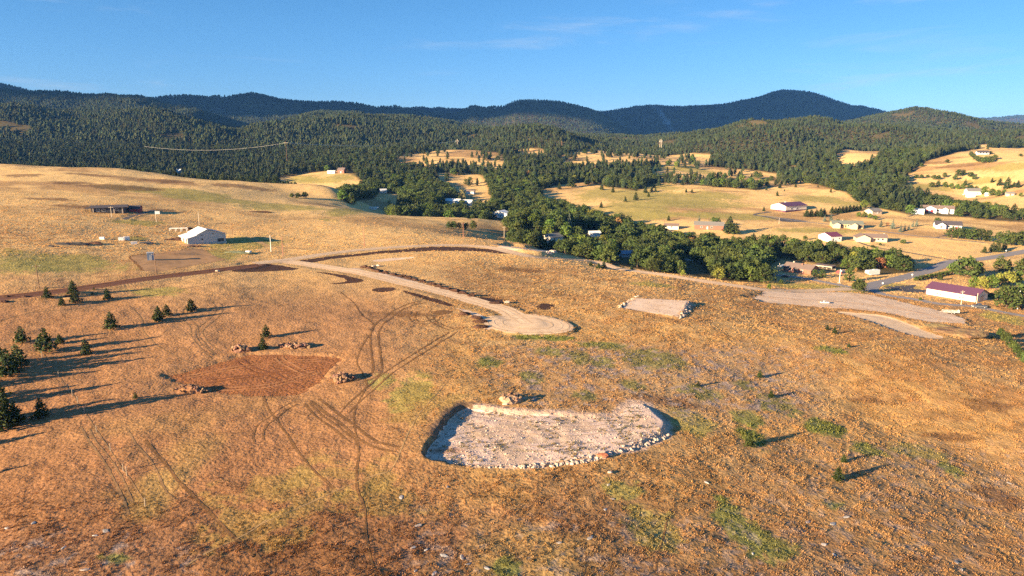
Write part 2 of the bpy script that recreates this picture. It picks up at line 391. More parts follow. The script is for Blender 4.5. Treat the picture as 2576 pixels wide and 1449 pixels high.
# ------------------------------------------------------------------ materials
MATS = {}
def mat(name, c, rough=0.85, var=0.0, scale=1.0, bump=0.0, bscale=None, rand=0.0, attr=None, spec=0.25, c2=None, metallic=0.0, stretch=None, inst=False, var2=0.0, scale2=8.0, trans=0.0):
    if name in MATS: return MATS[name]
    m = bpy.data.materials.new(name)
    m.use_nodes = True
    N, L = m.node_tree.nodes, m.node_tree.links
    b = N['Principled BSDF']
    b.inputs['Roughness'].default_value = rough
    b.inputs['Specular IOR Level'].default_value = spec
    b.inputs['Metallic'].default_value = metallic
    tc = N.new('ShaderNodeTexCoord')
    geo = N.new('ShaderNodeNewGeometry')
    vec = geo.outputs['Position'] if not rand else tc.outputs['Object']
    if stretch:
        mp = N.new('ShaderNodeMapping'); mp.inputs['Scale'].default_value = stretch
        L.new(vec, mp.inputs['Vector']); vec = mp.outputs[0]
    cur = None
    if attr:
        at = N.new('ShaderNodeAttribute'); at.attribute_name = attr
        if inst: at.attribute_type = 'INSTANCER'
        cur = at.outputs['Color']
    else:
        rgb = N.new('ShaderNodeRGB'); rgb.outputs[0].default_value = (*c, 1); cur = rgb.outputs[0]
    def noisy(cur, amount, sc, tint=None, detail=4):
        nz = N.new('ShaderNodeTexNoise'); nz.inputs['Scale'].default_value = sc; nz.inputs['Detail'].default_value = detail
        nz.inputs['Roughness'].default_value = 0.65
        L.new(vec, nz.inputs['Vector'])
        mr = N.new('ShaderNodeMapRange'); mr.inputs['From Min'].default_value = 0.3; mr.inputs['From Max'].default_value = 0.7
        L.new(nz.outputs['Fac'], mr.inputs['Value'])
        if tint:
            mx = N.new('ShaderNodeMix'); mx.data_type = 'RGBA'
            L.new(mr.outputs[0], mx.inputs['Factor']); L.new(cur, mx.inputs['A']); mx.inputs['B'].default_value = (*tint, 1)
            return mx.outputs['Result']
        mr.inputs['To Min'].default_value = 1 - amount; mr.inputs['To Max'].default_value = 1 + amount
        mx = N.new('ShaderNodeVectorMath'); mx.operation = 'SCALE'
        L.new(cur, mx.inputs[0]); L.new(mr.outputs[0], mx.inputs['Scale'])
        return mx.outputs[0]
    if c2: cur = noisy(cur, 0, scale, c2)
    elif var: cur = noisy(cur, var, scale)
    if var2: cur = noisy(cur, var2, scale2)
    if rand:
        oi = N.new('ShaderNodeObjectInfo')
        mr = N.new('ShaderNodeMapRange'); mr.inputs['To Min'].default_value = 1 - rand; mr.inputs['To Max'].default_value = 1 + rand
        L.new(oi.outputs['Random'], mr.inputs['Value'])
        mx = N.new('ShaderNodeVectorMath'); mx.operation = 'SCALE'
        L.new(cur, mx.inputs[0]); L.new(mr.outputs[0], mx.inputs['Scale'])
        ml = N.new('ShaderNodeMath'); ml.operation = 'MULTIPLY'; ml.inputs[1].default_value = 7.31
        fr = N.new('ShaderNodeMath'); fr.operation = 'FRACT'
        L.new(oi.outputs['Random'], ml.inputs[0]); L.new(ml.outputs[0], fr.inputs[0])
        hs = N.new('ShaderNodeHueSaturation')
        mh = N.new('ShaderNodeMapRange'); mh.inputs['To Min'].default_value = 0.5 - rand * 0.07; mh.inputs['To Max'].default_value = 0.5 + rand * 0.07
        L.new(fr.outputs[0], mh.inputs['Value']); L.new(mh.outputs[0], hs.inputs['Hue']); L.new(mx.outputs[0], hs.inputs['Color'])
        cur = hs.outputs[0]
    L.new(cur, b.inputs['Base Color'])
    if bump:
        nz = N.new('ShaderNodeTexNoise'); nz.inputs['Scale'].default_value = bscale or scale * 2; nz.inputs['Detail'].default_value = 4
        L.new(vec, nz.inputs['Vector'])
        bp = N.new('ShaderNodeBump'); bp.inputs['Strength'].default_value = 1.0; bp.inputs['Distance'].default_value = bump
        L.new(nz.outputs['Fac'], bp.inputs['Height']); L.new(bp.outputs[0], b.inputs['Normal'])
    if trans:
        tr = N.new('ShaderNodeBsdfTranslucent'); L.new(cur, tr.inputs['Color'])
        ms = N.new('ShaderNodeMixShader'); ms.inputs[0].default_value = trans
        L.new(b.outputs[0], ms.inputs[1]); L.new(tr.outputs[0], ms.inputs[2])
        L.new(ms.outputs[0], N['Material Output'].inputs['Surface'])
    MATS[name] = m
    return m

# ------------------------------------------------------------------ object helpers
def mesh_obj(name, verts, faces, material=None, parent=None, smooth=False):
    me = bpy.data.meshes.new(name)
    me.from_pydata(verts, [], faces)
    if smooth: me.polygons.foreach_set('use_smooth', [True] * len(me.polygons))
    if material: me.materials.append(material)
    me.update()
    return link(name, me, parent)
def link(name, me, parent=None):
    o = bpy.data.objects.new(name, me)
    col.objects.link(o)
    if parent: o.parent = parent
    return o
def tag(o, label=None, cat=None, group=None, kind=None):
    if label: o['label'] = label
    if cat: o['category'] = cat
    if group: o['group'] = group
    if kind: o['kind'] = kind
    return o
def thing(name, label, cat, loc, rz=0.0, group=None):
    o = bpy.data.objects.new(name, None)
    o.empty_display_size = 0.5
    col.objects.link(o)
    o.location = loc
    o.rotation_euler = (0, 0, rz)
    return tag(o, label, cat, group)

# ------------------------------------------------------------------ ground colour
pu, pv = project(GX, GY, GZ)
PU, PV = pu / 0.39767, pv / 0.39767
def lerp3(A, B, f):
    return A + (np.asarray(B) - A) * np.asarray(f)[..., None]
GOLD, STRAW, BROWN, TAN = (0.59, 0.345, 0.130), (0.66, 0.44, 0.20), (0.29, 0.135, 0.058), (0.37, 0.182, 0.088)
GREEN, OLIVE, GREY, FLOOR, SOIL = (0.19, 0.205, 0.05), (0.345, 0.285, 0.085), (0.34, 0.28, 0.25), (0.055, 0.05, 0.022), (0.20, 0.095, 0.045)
n_big, n_mid, n_sm, n_ti = fbm(GX, GY, 70, 3, 41), fbm(GX, GY, 16, 3, 42), fbm(GX, GY, 4.0, 3, 43), fbm(GX, GY, 1.3, 2, 44)
CC = np.broadcast_to(np.array(GOLD), GX.shape + (3,)).copy()
CC = lerp3(CC, STRAW, sstep(0.45, 0.75, n_mid) * 0.6)
CC = lerp3(CC, (0.66, 0.43, 0.19), sstep(170, 260, GY) * 0.6)  # middle distance lightened in colour, for low sun caught by standing grass
CC = lerp3(CC, BROWN, sstep(0.42, 0.72, n_big * 0.55 + n_sm * 0.45) * 0.62)
# mown, browner slope at the left and towards the viewer
left = (1 - sstep(900, 1250, PU)) * sstep(640, 800, PV) * (GY < 420)
CC = lerp3(CC, TAN, left * 0.8)
near = sstep(900, 1400, PV) * (GY < 300)
CC = lerp3(CC, BROWN, near * (0.30 + 0.5 * sstep(0.36, 0.6, n_mid)) * (1 - 0.55 * sstep(1400, 2300, PU)))
rough_g = np.clip(sstep(1000, 1300, PU) + sstep(1200, 1400, PV), 0, 1) * (GY < 320)
CC *= (1 - 0.22 * rough_g * sstep(0.35, 0.6, fbm(GX, GY, 2.6, 3, 48)))[..., None]
CC = lerp3(CC, OLIVE, near * sstep(0.5, 0.66, fbm(GX, GY, 22, 3, 55)) * 0.55 * (1 - sstep(1200, 1700, PU)))
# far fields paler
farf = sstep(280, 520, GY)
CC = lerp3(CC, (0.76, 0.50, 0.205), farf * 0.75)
CC = lerp3(CC, (0.33, 0.19, 0.085), farf * sstep(0.54, 0.72, fbm(GX * 0.45, GY, 34, 4, 46)) * 0.75)
def blob(u, v, rx, ry, c, f=0.9, nz=0.5):
    global CC
    h = hit(px(u, v)); y1, y2 = hit(px(u, v + ry)).y, hit(px(u, v - ry)).y
    wx, wy = rx * 0.39767 * h.y / F_PX, max(abs(y2 - y1) / 2, 0.5)
    m = (np.abs(GX - h.x) < wx * 1.6) & (np.abs(GY - h.y) < wy * 1.6)
    X, Y = GX[m], GY[m]
    d = np.hypot((X - h.x) / wx, (Y - h.y) / wy) + (fbm(X, Y, max(wx, 3) * 0.5, 3, 61) - 0.5) * 2 * nz + (n_ti[m] - 0.5) * 0.7
    CC[m] = lerp3(CC[m], c, (1 - sstep(0.7, 1.1, d)) * f)
for a in [(1640,903,72,20),(1385,885,34,9),(1455,900,28,14),(1515,912,30,13),(1340,948,30,14),(1590,968,28,11),(1470,995,26,11),(1760,985,48,16),(1950,1020,52,17),(1880,1052,42,17),
          (2070,1075,48,18),(1230,912,30,12),(1330,850,40,6),(1400,852,40,7),(1520,870,60,8),(2180,1130,40,14),(2390,1180,24,14),(1890,1100,30,22),(1850,1320,46,55),(1930,1370,60,40),(2100,1270,26,12),
          (1280,1430,40,26),(290,1405,40,14),(2090,880,30,8),(1870,970,22,9),(1330,948,20,10)]:
    blob(a[0], a[1], a[2] * 1.2, a[3] * 1.25, GREEN, 0.95, 0.4)
for a in [(1640,1330,85,55),(1560,1230,60,30),(1740,1060,60,30),(2320,1140,90,20),(150,660,190,26),(60,670,90,22),(560,640,60,25),(620,610,90,18),(340,600,30,6),(1040,985,60,50),(960,960,40,20),
          (1640,715,60,7),(390,735,70,14),(2030,745,80,8),(2080,722,110,9),(1970,718,60,8),(700,520,120,10),(880,530,40,14),(420,480,170,10),(520,500,130,8),(350,560,60,8),
          (1600,525,90,22),(1700,500,130,16),(1480,535,60,14),(1640,470,70,12),(1800,490,80,10),(1850,545,150,10),(1560,560,60,8),(2040,500,70,9),(2150,512,90,8),(1760,540,60,8),(2060,580,110,7),
          (2480,455,70,9),(2330,470,60,8),(2540,420,60,12),(1640,418,60,10),(830,450,80,11),(760,450,50,9),(2250,720,60,8),(2520,800,60,14),(1730,425,60,8),(1560,490,110,20),(1750,515,150,12),(1640,540,90,12)]:
    blob(*a, OLIVE, 0.85, 0.45)
for a in [(700,1230,150,60),(850,1190,140,50),(640,1320,140,60),(960,1260,120,50),(1060,1010,80,50)]:
    blob(*a, (0.34, 0.235, 0.07), 0.5, 1.0)
for a in [(300,470,120,7),(420,455,70,5),(180,460,50,5),(600,468,90,6),(120,500,60,5),(200,520,60,4),(230,440,60,3),(60,440,50,4),(420,530,40,3),(2420,415,60,5),(2350,410,40,5),(1680,1010,90,14),
          (2380,1100,80,10),(2200,1010,60,9),(2480,1020,60,20),(2500,1250,60,30),(1030,790,90,8),(1310,680,60,6)]:
    blob(*a, (0.17, 0.085, 0.04), 0.7, 0.5)
# stony grey ground showing through, south-east of the turning circle and along the bottom
rock = sstep(1150, 1350, PU) * (1 - sstep(1950, 2150, PU)) * sstep(850, 890, PV) * (1 - sstep(1020, 1090, PV)) * (GY < 300)
rock = np.maximum(rock, 0.5 * sstep(950, 1100, PU) * (1 - sstep(2000, 2300, PU)) * sstep(1240, 1330, PV) * (GY < 300))
rock = np.maximum(rock, 0.7 * (1 - sstep(420, 560, PU)) * sstep(1300, 1380, PV) * (GY < 300))
rock = np.maximum(rock, 0.5 * sstep(1800, 2000, PU) * sstep(1080, 1150, PV) * (GY < 300))
CC = lerp3(CC, GREY, rock * sstep(0.56, 0.66, 0.6 * n_ti + 0.4 * fbm(GX * 0.8 + GY * 0.6, GY * 0.8 - GX * 0.6, 3.0, 3, 71)) * 0.95)
CC = lerp3(CC, (0.36, 0.215, 0.14), rock * 0.3)
# raw cut and fill faces round the large pad, and round the small one; west face darkened in colour as shade
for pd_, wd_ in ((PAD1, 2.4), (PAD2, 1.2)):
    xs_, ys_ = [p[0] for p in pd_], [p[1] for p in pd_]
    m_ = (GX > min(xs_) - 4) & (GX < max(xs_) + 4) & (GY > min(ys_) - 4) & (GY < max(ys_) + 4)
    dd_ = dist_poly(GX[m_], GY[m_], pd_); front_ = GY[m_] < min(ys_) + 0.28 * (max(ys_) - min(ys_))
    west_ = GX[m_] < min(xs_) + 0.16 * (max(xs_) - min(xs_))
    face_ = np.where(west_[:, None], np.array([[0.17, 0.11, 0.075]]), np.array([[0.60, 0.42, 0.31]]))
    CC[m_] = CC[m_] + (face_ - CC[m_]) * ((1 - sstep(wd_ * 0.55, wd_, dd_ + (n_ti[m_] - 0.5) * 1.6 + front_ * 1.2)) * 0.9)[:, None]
# woodland floor: far forest, and under the valley trees (filled in by the woodland masks below)
def T(poly): return [px(*p) for p in poly]
CLEAR = [[px(u, v) for u, v in q] for q in [
    [(690,460),(700,448),(760,437),(840,428),(890,440),(915,462),(830,474),(760,470)],
    [(975,398),(1060,382),(1150,372),(1250,383),(1275,414),(1235,422),(1160,404),(1080,414),(1010,410)],
    [(1085,437),(1130,432),(1210,440),(1235,480),(1240,505),(1180,503),(1150,480),(1110,455)],
    [(1285,380),(1330,374),(1400,378),(1400,386),(1290,388)],
    [(1405,400),(1430,383),(1520,376),(1660,380),(1790,389),(1800,402),(1740,411),(1640,402),(1590,406),(1500,408),(1450,414),(1420,408)],
    [(1635,420),(1700,412),(1800,420),(1900,430),(1995,443),(1900,458),(1800,452),(1700,443),(1640,440)],
    [(2100,388),(2150,366),(2222,370),(2200,392),(2150,408),(2120,414)],
    [(2275,450),(2300,425),(2330,405),(2400,384),(2480,372),(2575,366),(2700,360),(2700,545),(2575,528),(2470,510),(2400,500),(2330,484),(2290,470)],
    [(1350,480),(1400,465),(1470,458),(1530,470),(1600,480),(1660,458),(1780,468),(1900,478),(2010,452),(2130,485),(2172,515),(2290,540),(2420,546),(2480,552),(2600,560),(2700,570),(2700,700),
     (2400,690),(2290,640),(2150,618),(2000,602),(1880,592),(1790,590),(1700,586),(1640,566),(1560,545),(1480,524),(1420,508),(1370,498)],
    [(885,542),(888,506),(938,500),(944,486),(1002,488),(1006,506),(976,516),(974,546),(900,550)],
    [(2480,350),(2575,345),(2700,345),(2700,372),(2480,366),(2440,360)],
]]
def clear_mask(X, Y, Z):
    u, v = project(X, Y, Z)
    m = np.zeros(np.shape(u), bool)
    lift = 7.5 * F_PX / np.maximum(np.asarray(Y, float), 60)
    for q in CLEAR: m |= in_poly(u, v, q) | in_poly(u, v - lift, q)
    return m
# left meadow and the near hill lie in front of this line (u display -> Y)
FRONT_U = np.array([-900, 0, 300, 640, 833, 860, 1000, 1200, 1250, 1300, 1420, 1500, 1640, 1800, 1940, 1960, 2000, 2290, 2300, 3300])
FRONT_Y = np.array([790, 765, 745, 690, 655, 600, 560, 575, 560, 410, 385, 372, 362, 352, 350, 385, 385, 385, 450, 450])
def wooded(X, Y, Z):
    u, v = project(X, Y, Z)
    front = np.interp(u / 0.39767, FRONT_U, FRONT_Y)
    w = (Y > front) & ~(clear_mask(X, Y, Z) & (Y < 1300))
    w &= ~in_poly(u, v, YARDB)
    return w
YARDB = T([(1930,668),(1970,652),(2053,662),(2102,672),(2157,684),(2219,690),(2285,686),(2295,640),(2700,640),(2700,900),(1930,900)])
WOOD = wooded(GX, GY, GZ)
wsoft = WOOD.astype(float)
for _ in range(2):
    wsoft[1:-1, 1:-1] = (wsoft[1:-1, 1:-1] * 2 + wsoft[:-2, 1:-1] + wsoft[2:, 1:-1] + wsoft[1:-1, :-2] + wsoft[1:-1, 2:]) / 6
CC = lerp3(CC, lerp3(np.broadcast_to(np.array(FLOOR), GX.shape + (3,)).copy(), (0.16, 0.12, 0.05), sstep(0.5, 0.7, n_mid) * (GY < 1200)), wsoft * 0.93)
# pale scars of rock on the mountain
for a in [(1652, 272, 7, 8)]:
    blob(*a, (0.35, 0.33, 0.32), 0.9, 0.2)
CC *= (0.86 + 0.28 * n_sm)[..., None]
CC = np.clip(CC, 0.01, 0.8)
def tcol(X, Y):
    r = np.clip(np.searchsorted(YS, Y) - 1, 0, NR - 2)
    c = np.clip(np.round((X / half_w(Y) + 1) * 0.5 * (NC - 1)).astype(int), 0, NC - 1)
    return CC[r, c]

# ------------------------------------------------------------------ terrain sheet
V = np.stack([GX, GY, GZ], -1).reshape(-1, 3)
idx = np.arange(NR * NC).reshape(NR, NC)
Q = np.stack([idx[:-1, :-1], idx[:-1, 1:], idx[1:, 1:], idx[1:, :-1]], -1).reshape(-1, 4)
me = bpy.data.meshes.new('terrain')
me.vertices.add(len(V)); me.vertices.foreach_set('co', V.astype(np.float32).ravel())
me.loops.add(Q.size); me.loops.foreach_set('vertex_index', Q.astype(np.int32).ravel())
me.polygons.add(len(Q)); me.polygons.foreach_set('loop_start', np.arange(0, Q.size, 4, dtype=np.int32)); me.polygons.foreach_set('loop_total', np.full(len(Q), 4, np.int32))
me.polygons.foreach_set('use_smooth', np.ones(len(Q), bool))
ca = me.color_attributes.new('soil', 'FLOAT_COLOR', 'POINT')
ca.data.foreach_set('color', np.c_[CC.reshape(-1, 3), np.ones(len(V))].astype(np.float32).ravel())
me.update(); me.validate()
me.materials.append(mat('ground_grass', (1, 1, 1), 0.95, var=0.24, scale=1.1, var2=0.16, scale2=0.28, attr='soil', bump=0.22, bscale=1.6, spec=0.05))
terrain = link('terrain', me)
tag(terrain, kind='structure')

# ------------------------------------------------------------------ sheets laid on the ground
def sheet(name, poly, material, dz=0.05, grid=1.0, smooth=True):
    P = [(p[0], p[1]) for p in poly]
    xs, yy = [p[0] for p in P], [p[1] for p in P]
    gx, gy = np.meshgrid(np.arange(min(xs), max(xs), grid), np.arange(min(yy), max(yy), grid))
    gx, gy = gx.ravel(), gy.ravel()
    rng = np.random.default_rng(len(P))
    gx = gx + rng.uniform(-.2, .2, len(gx)) * grid; gy = gy + rng.uniform(-.2, .2, len(gy)) * grid
    ok = in_poly(gx, gy, P) & (dist_poly(gx, gy, P) > grid * 0.35)
    pts = [Vector(p) for p in P] + [Vector(p) for p in zip(gx[ok], gy[ok])]
    m = len(P)
    v, e, f, *_ = delaunay_2d_cdt(pts, [(i, (i + 1) % m) for i in range(m)], [], 1, 1e-4)
    X, Y = np.array([p.x for p in v]), np.array([p.y for p in v])
    Z = tz(X, Y) + dz
    o = mesh_obj(name, list(zip(X, Y, Z)), [tuple(t) for t in f], material, None, smooth)
    tag(o, kind='structure')
    BARE.append((P, 0.0))
    return o
def ribbon(name, line, width, material, dz=0.05, cross=6, rag=0.0, bare=True, kind='structure', seed=0, soft_end=False):
    P = np.array(line)
    T = np.gradient(P, axis=0); T /= np.linalg.norm(T, axis=1)[:, None] + 1e-9
    Nn = np.c_[-T[:, 1], T[:, 0]]
    w = np.full(len(P), width * 0.5) if np.isscalar(width) else np.asarray(width) * 0.5
    rng = np.random.default_rng(seed + len(P))
    vs, fs = [], []
    for i in range(len(P)):
        r1, r2 = rng.uniform(-rag, rag, 2)
        for k in range(cross + 1):
            q = -1 + 2 * k / cross
            off = q * w[i] + (r1 if k == 0 else r2 if k == cross else 0)
            vs.append(P[i] + Nn[i] * off)
    vs = np.array(vs)
    Z = tz(vs[:, 0], vs[:, 1]) + dz
    for i in range(len(P) - 1):
        for k in range(cross):
            a = i * (cross + 1) + k
            fs.append((a, a + cross + 1, a + cross + 2, a + 1))
    o = mesh_obj(name, [(x, y, z) for (x, y), z in zip(vs, Z)], fs, material, None, True)
    # faces must look up
    if o.data.polygons[0].normal.z < 0: o.data.flip_normals()
    tag(o, kind=kind)
    if bare: BARE.append(([tuple(p) for p in P], float(np.mean(w))))
    return o
M_GRAVEL = mat('gravel_tan', (0.70, 0.50, 0.325), 0.95, var=0.14, scale=0.6, var2=0.14, scale2=4, bump=0.05, bscale=5, spec=0.1)
M_PINK = mat('limestone_pink', (0.82, 0.62, 0.47), 0.95, c2=(0.66, 0.46, 0.31), scale=0.16, var2=0.2, scale2=5, bump=0.05, bscale=6, spec=0.1)
M_RED = mat('soil_red', (0.36, 0.148, 0.06), 0.95, c2=(0.25, 0.105, 0.046), scale=0.22, var2=0.35, scale2=1.6, bump=0.25, bscale=1.4, spec=0.05)
M_DARK = mat('soil_dark', (0.088, 0.047, 0.032), 0.95, var=0.25, scale=0.5, var2=0.2, scale2=3, bump=0.15, bscale=2.0, spec=0.05)
M_DIRT = mat('road_dirt', (0.25, 0.12, 0.072), 0.95, c2=(0.17, 0.08, 0.05), scale=0.3, var2=0.2, scale2=3, bump=0.08, bscale=3, spec=0.05)
M_ASPH = mat('asphalt_worn', (0.27, 0.24, 0.235), 0.9, var=0.12, scale=0.3, var2=0.08, scale2=3, bump=0.02, bscale=6)
M_ASPHD = mat('asphalt_dark', (0.085, 0.075, 0.078), 0.9, var=0.15, scale=0.3)
M_TRACK = mat('track_soil', (0.22, 0.115, 0.05), 0.95, var=0.4, scale=1.3, bump=0.06, bscale=3, spec=0.05)
M_PALE = mat('track_pale', (0.43, 0.27, 0.125), 0.95, var=0.25, scale=1.0, spec=0.05)

pad = sheet('gravel_pad_large', PAD1, mat('limestone_pad', (1, 1, 1), 0.95, attr='soil', var=0.18, scale=7, var2=0.22, scale2=2.0, bump=0.06, bscale=7, spec=0.1), 0.05, 0.42)
pco = np.empty(len(pad.data.vertices) * 3); pad.data.vertices.foreach_get('co', pco); pco = pco.reshape(-1, 3)
pc_ = np.broadcast_to(np.array((0.73, 0.53, 0.425)), pco.shape).copy()
q1, q2, q3 = fbm(pco[:, 0], pco[:, 1], 7, 4, 101), fbm(pco[:, 0] * 0.6, pco[:, 1], 2.2, 3, 102), fbm(pco[:, 0], pco[:, 1], 12, 3, 103)
fr_ = 1 - sstep(118, 133, pco[:, 1])
pc_ = lerp3(pc_, (0.56, 0.38, 0.25), sstep(0.46, 0.62, q1) * 0.55)
pc_ = lerp3(pc_, (0.34, 0.25, 0.13), sstep(0.55, 0.7, q2) * (0.4 + 0.6 * sstep(0.40, 0.58, q3)) * (0.4 + 0.6 * fr_))
h_ = hit(a3(450, 745)); pc_ = lerp3(pc_, (0.42, 0.20, 0.12), (1 - sstep(0.4, 1.1, np.hypot((pco[:, 0] - h_.x) / 4.5, (pco[:, 1] - h_.y) / 1.6) + (q2 - 0.5) * 1.2)) * 0.8)
ca = pad.data.color_attributes.new('soil', 'FLOAT_COLOR', 'POINT'); ca.data.foreach_set('color', np.c_[pc_, np.ones(len(pc_))].astype(np.float32).ravel())
sheet('gravel_pad_small', PAD2, M_PINK, 0.05, 0.8)
sheet('red_soil_pad', REDPAD, M_RED, 0.05, 0.7)
sheet('cul_de_sac', BULB, M_GRAVEL, 0.10, 1.0)
sheet('gravel_yard', PADR, mat('yard_gravel', (0.84, 0.61, 0.42), 0.95, c2=(0.70, 0.48, 0.31), scale=0.14, var2=0.2, scale2=2.5, bump=0.05, bscale=6, spec=0.1), 0.07, 1.6)
sheet('gravel_spur', PADL, M_GRAVEL, 0.07, 1.4)
sheet('gravel_terrace', PADB, M_PINK, 0.06, 1.8)
# bank faces of the large pad: raw pale cut at the back
wspur = np.full(len(L_SPUR), 7.6)
ribbon('gravel_road_spur', L_SPUR, wspur, M_GRAVEL, 0.06, 6, 0.25)
ribbon('gravel_road_loop', L_LOOP, 7.2, M_GRAVEL, 0.085, 6, 0.3)
ribbon('dirt_road', L_DIRT, 9.0, M_DIRT, 0.05, 8, 0.5)
ribbon('asphalt_road', L_ASPH, 8.4, M_ASPH, 0.09, 6, 0.1)
ribbon('lane', L_LANE, 4.6, M_ASPH, 0.07, 4, 0.2)
ribbon('driveway_lane', L_DRIVE, 4.6, M_ASPH, 0.06, 4, 0.2)
ribbon('farm_track', L_FARM, 2.6, M_ASPHD, 0.06, 3, 0.15)
ribbon('barn_lane', L_BARN, 3.4, M_ASPH, 0.06, 3, 0.2)
ribbon('field_track', L_FIELD, 2.6, M_PALE, 0.05, 3, 0.3)
ribbon('meadow_track', L_TWO, 2.2, M_PALE, 0.05, 3, 0.4)
ribbon('house_drive', L_BLACK, 3.4, M_ASPHD, 0.06, 3, 0.2)
ribbon('house_lane', L_HOUSE, 2.4, M_ASPHD, 0.06, 3, 0.2)
sheet('parking_strip', smooth_line(W([z8(1235,988),z8(1330,974),z8(1520,964),z8(1510,998),z8(1650,1018),z8(1575,1040),z8(1400,1026)]), 1.5, 0.1, 31, True), M_ASPHD, 0.05, 1.5)
sheet('dark_drive', smooth_line(W([z8(200,312),z8(320,322),z8(460,343),z8(466,352),z8(330,352),z8(210,342)]), 2.0, 0.1, 32, True), M_ASPHD, 0.05, 2.0)
sheet('dark_drive', W([z8(1712,500),z8(1850,466),z8(1860,478),z8(1745,505)]), M_ASPHD, 0.05, 2.0)
ribbon('barn_drive', smooth_line(W([z8(190,330),z8(60,300),z8(-45,284),z8(-30,275),z8(60,262),z8(110,255)]), 3.0), 3.6, M_ASPHD, 0.055, 3, 0.1)
# turned soil beside the new roads
def soil(name, pts, mt=None, dz=0.035, grid=1.0, wob=0.3, seed=9):
    return sheet(name, smooth_line(W(pts), 1.5, wob, seed, True), mt or M_DARK, dz, grid)
soil('soil_shoulder', [z6(425,735),z6(600,712),z6(900,675),z6(1300,632),z6(1700,598),z6(2000,594),z6(2300,612),z6(2560,655),z6(2480,662),z6(2250,640),z6(1950,632),z6(1600,640),z6(1200,668),z6(900,700),z6(680,735),z6(560,752)])
soil('soil_shoulder', [z5(2300,800),z6(0,765),z6(240,765),z6(430,795),z6(480,805),z6(380,820),z6(120,835),z6(-60,838),z5(2350,835),z5(2250,830)], seed=10)
soil('soil_shoulder', [z6(640,838),z6(800,850),z6(1000,885),z6(1110,918),z6(1060,940),z6(820,955),z6(780,948),z6(950,925),z6(860,880)], seed=11)
soil('soil_shoulder', [z6(1190,1010),z6(1290,990),z6(1400,988),z6(1430,1008),z6(1350,1030),z6(1250,1030)], seed=12)
soil('soil_shoulder', [z6(1490,1018),z6(1560,1030),z6(1700,1065),z6(1850,1110),z6(2000,1165),z6(1940,1172),z6(1800,1130),z6(1640,1080),z6(1530,1045)], seed=13)
soil('soil_shoulder', [z6(2270,1165),z6(2400,1180),z6(2576,1230),z7(60,1218),z7(200,1250),z7(350,1258),z7(330,1270),z7(180,1268),z7(40,1240),z6(2480,1212),z6(2350,1188)], seed=14)
soil('soil_patch', [z7(365,1185),z7(420,1145),z7(500,1145),z7(545,1165),z7(500,1200),z7(420,1205)], seed=15)
soil('soil_patch', [z6(1770,1225),z6(1850,1208),z6(1980,1215),z6(1930,1245),z6(1830,1255)], M_TRACK, seed=16)
soil('gravel_verge', [z6(930,820),z6(1050,800),z6(1150,830),z6(1500,900),z6(1800,985),z6(2100,1070),z6(2400,1145),z6(2330,1152),z6(2000,1068),z6(1700,980),z6(1400,905),z6(1100,845)], M_PINK, 0.03, seed=17)
soil('gravel_verge', [z6(2010,1190),z6(2150,1215),z6(2330,1290),z6(2420,1340),z6(2340,1400),z6(2270,1390),z6(2300,1320),z6(2180,1260)], M_PINK, 0.03, seed=18)
soil('gravel_verge', [z6(1200,725),z6(1350,705),z6(1600,690),z6(1560,708),z6(1380,728),z6(1250,740)], M_PINK, 0.03, seed=19)
# rough stony track running off along the drop at the far right
ribbon('stony_track', smooth_line(W([a4(1780,505),a4(1950,548),a4(2150,610),a4(2400,690),a4(2576,745)]), 2.0), 2.4, M_PALE, 0.05, 3, 0.4)
# wheel tracks over the grass
M_FAINT = mat('track_faint', (0.30, 0.175, 0.085), 0.95, var=0.35, scale=1.0, spec=0.05)
def tracks(pts, gap=1.9, w=0.42, mt=None, seed=0):
    w *= 1.0
    ln = smooth_line(W(pts), 0.9)
    P = np.array(ln)
    T = np.gradient(P, axis=0); T /= np.linalg.norm(T, axis=1)[:, None] + 1e-9
    Nn = np.c_[-T[:, 1], T[:, 0]]
    offs = (-gap / 2, gap / 2) if gap else (0.0,)
    for s in offs:
        wob = (fbm(np.arange(len(P)) * 1.0, np.full(len(P), s + seed), 9, 2, 88) - 0.5) * 0.5
        ww = w * (0.55 + 0.9 * fbm(np.arange(len(P)) * 1.0, np.full(len(P), s * 3 + seed), 4, 2, 89))
        ribbon('wheel_track', [tuple(p) for p in P + Nn * (s + wob)[:, None]], ww, mt or M_TRACK, 0.03, 2, 0.06, False, seed=seed)
tracks([a2(1700,95),a2(1550,130),a2(1420,190),a2(1350,250),a2(1260,330),a2(1225,420),a2(1225,560),a2(1240,680),a2(1245,760),a2(1200,815),a2(1080,860)], 2.3, 0.62, seed=1)
tracks([a2(1980,390),a2(1850,470),a2(1700,560),a2(1560,650),a2(1400,760),a2(1250,880),a2(1120,990),a2(1000,1090),a2(920,1180)], 2.1, 0.5, seed=2)
tracks([a2(640,1050),a2(760,1140),a2(900,1250),a2(1050,1370),a6(1150,130),a6(1300,190),a6(1450,215)], 2.0, 0.7, seed=3)
tracks([a2(560,1080),a2(700,1220),a2(850,1330),a6(900,60),a6(1020,150)], 1.2, 0.5, seed=4)
tracks([a2(130,1010),a2(200,1150),a2(320,1330),a6(380,90),a6(500,260),a6(650,430),a6(820,600)], 0, 0.45, seed=5)
tracks([a2(890,0),a2(1000,90),a2(1100,220),a2(1180,280),a2(1220,330)], 0, 0.4, seed=6)
tracks([a2(1180,400),a2(1080,560),a2(1050,680),a2(1110,790),a2(1150,900),a2(1110,980),a2(1050,1090),a2(1020,1250),a6(1070,210),a6(1050,430),a6(1060,600),a6(1130,800),a6(1145,1050),a6(1180,1300),a6(1230,1449)], 0, 0.42, seed=7)
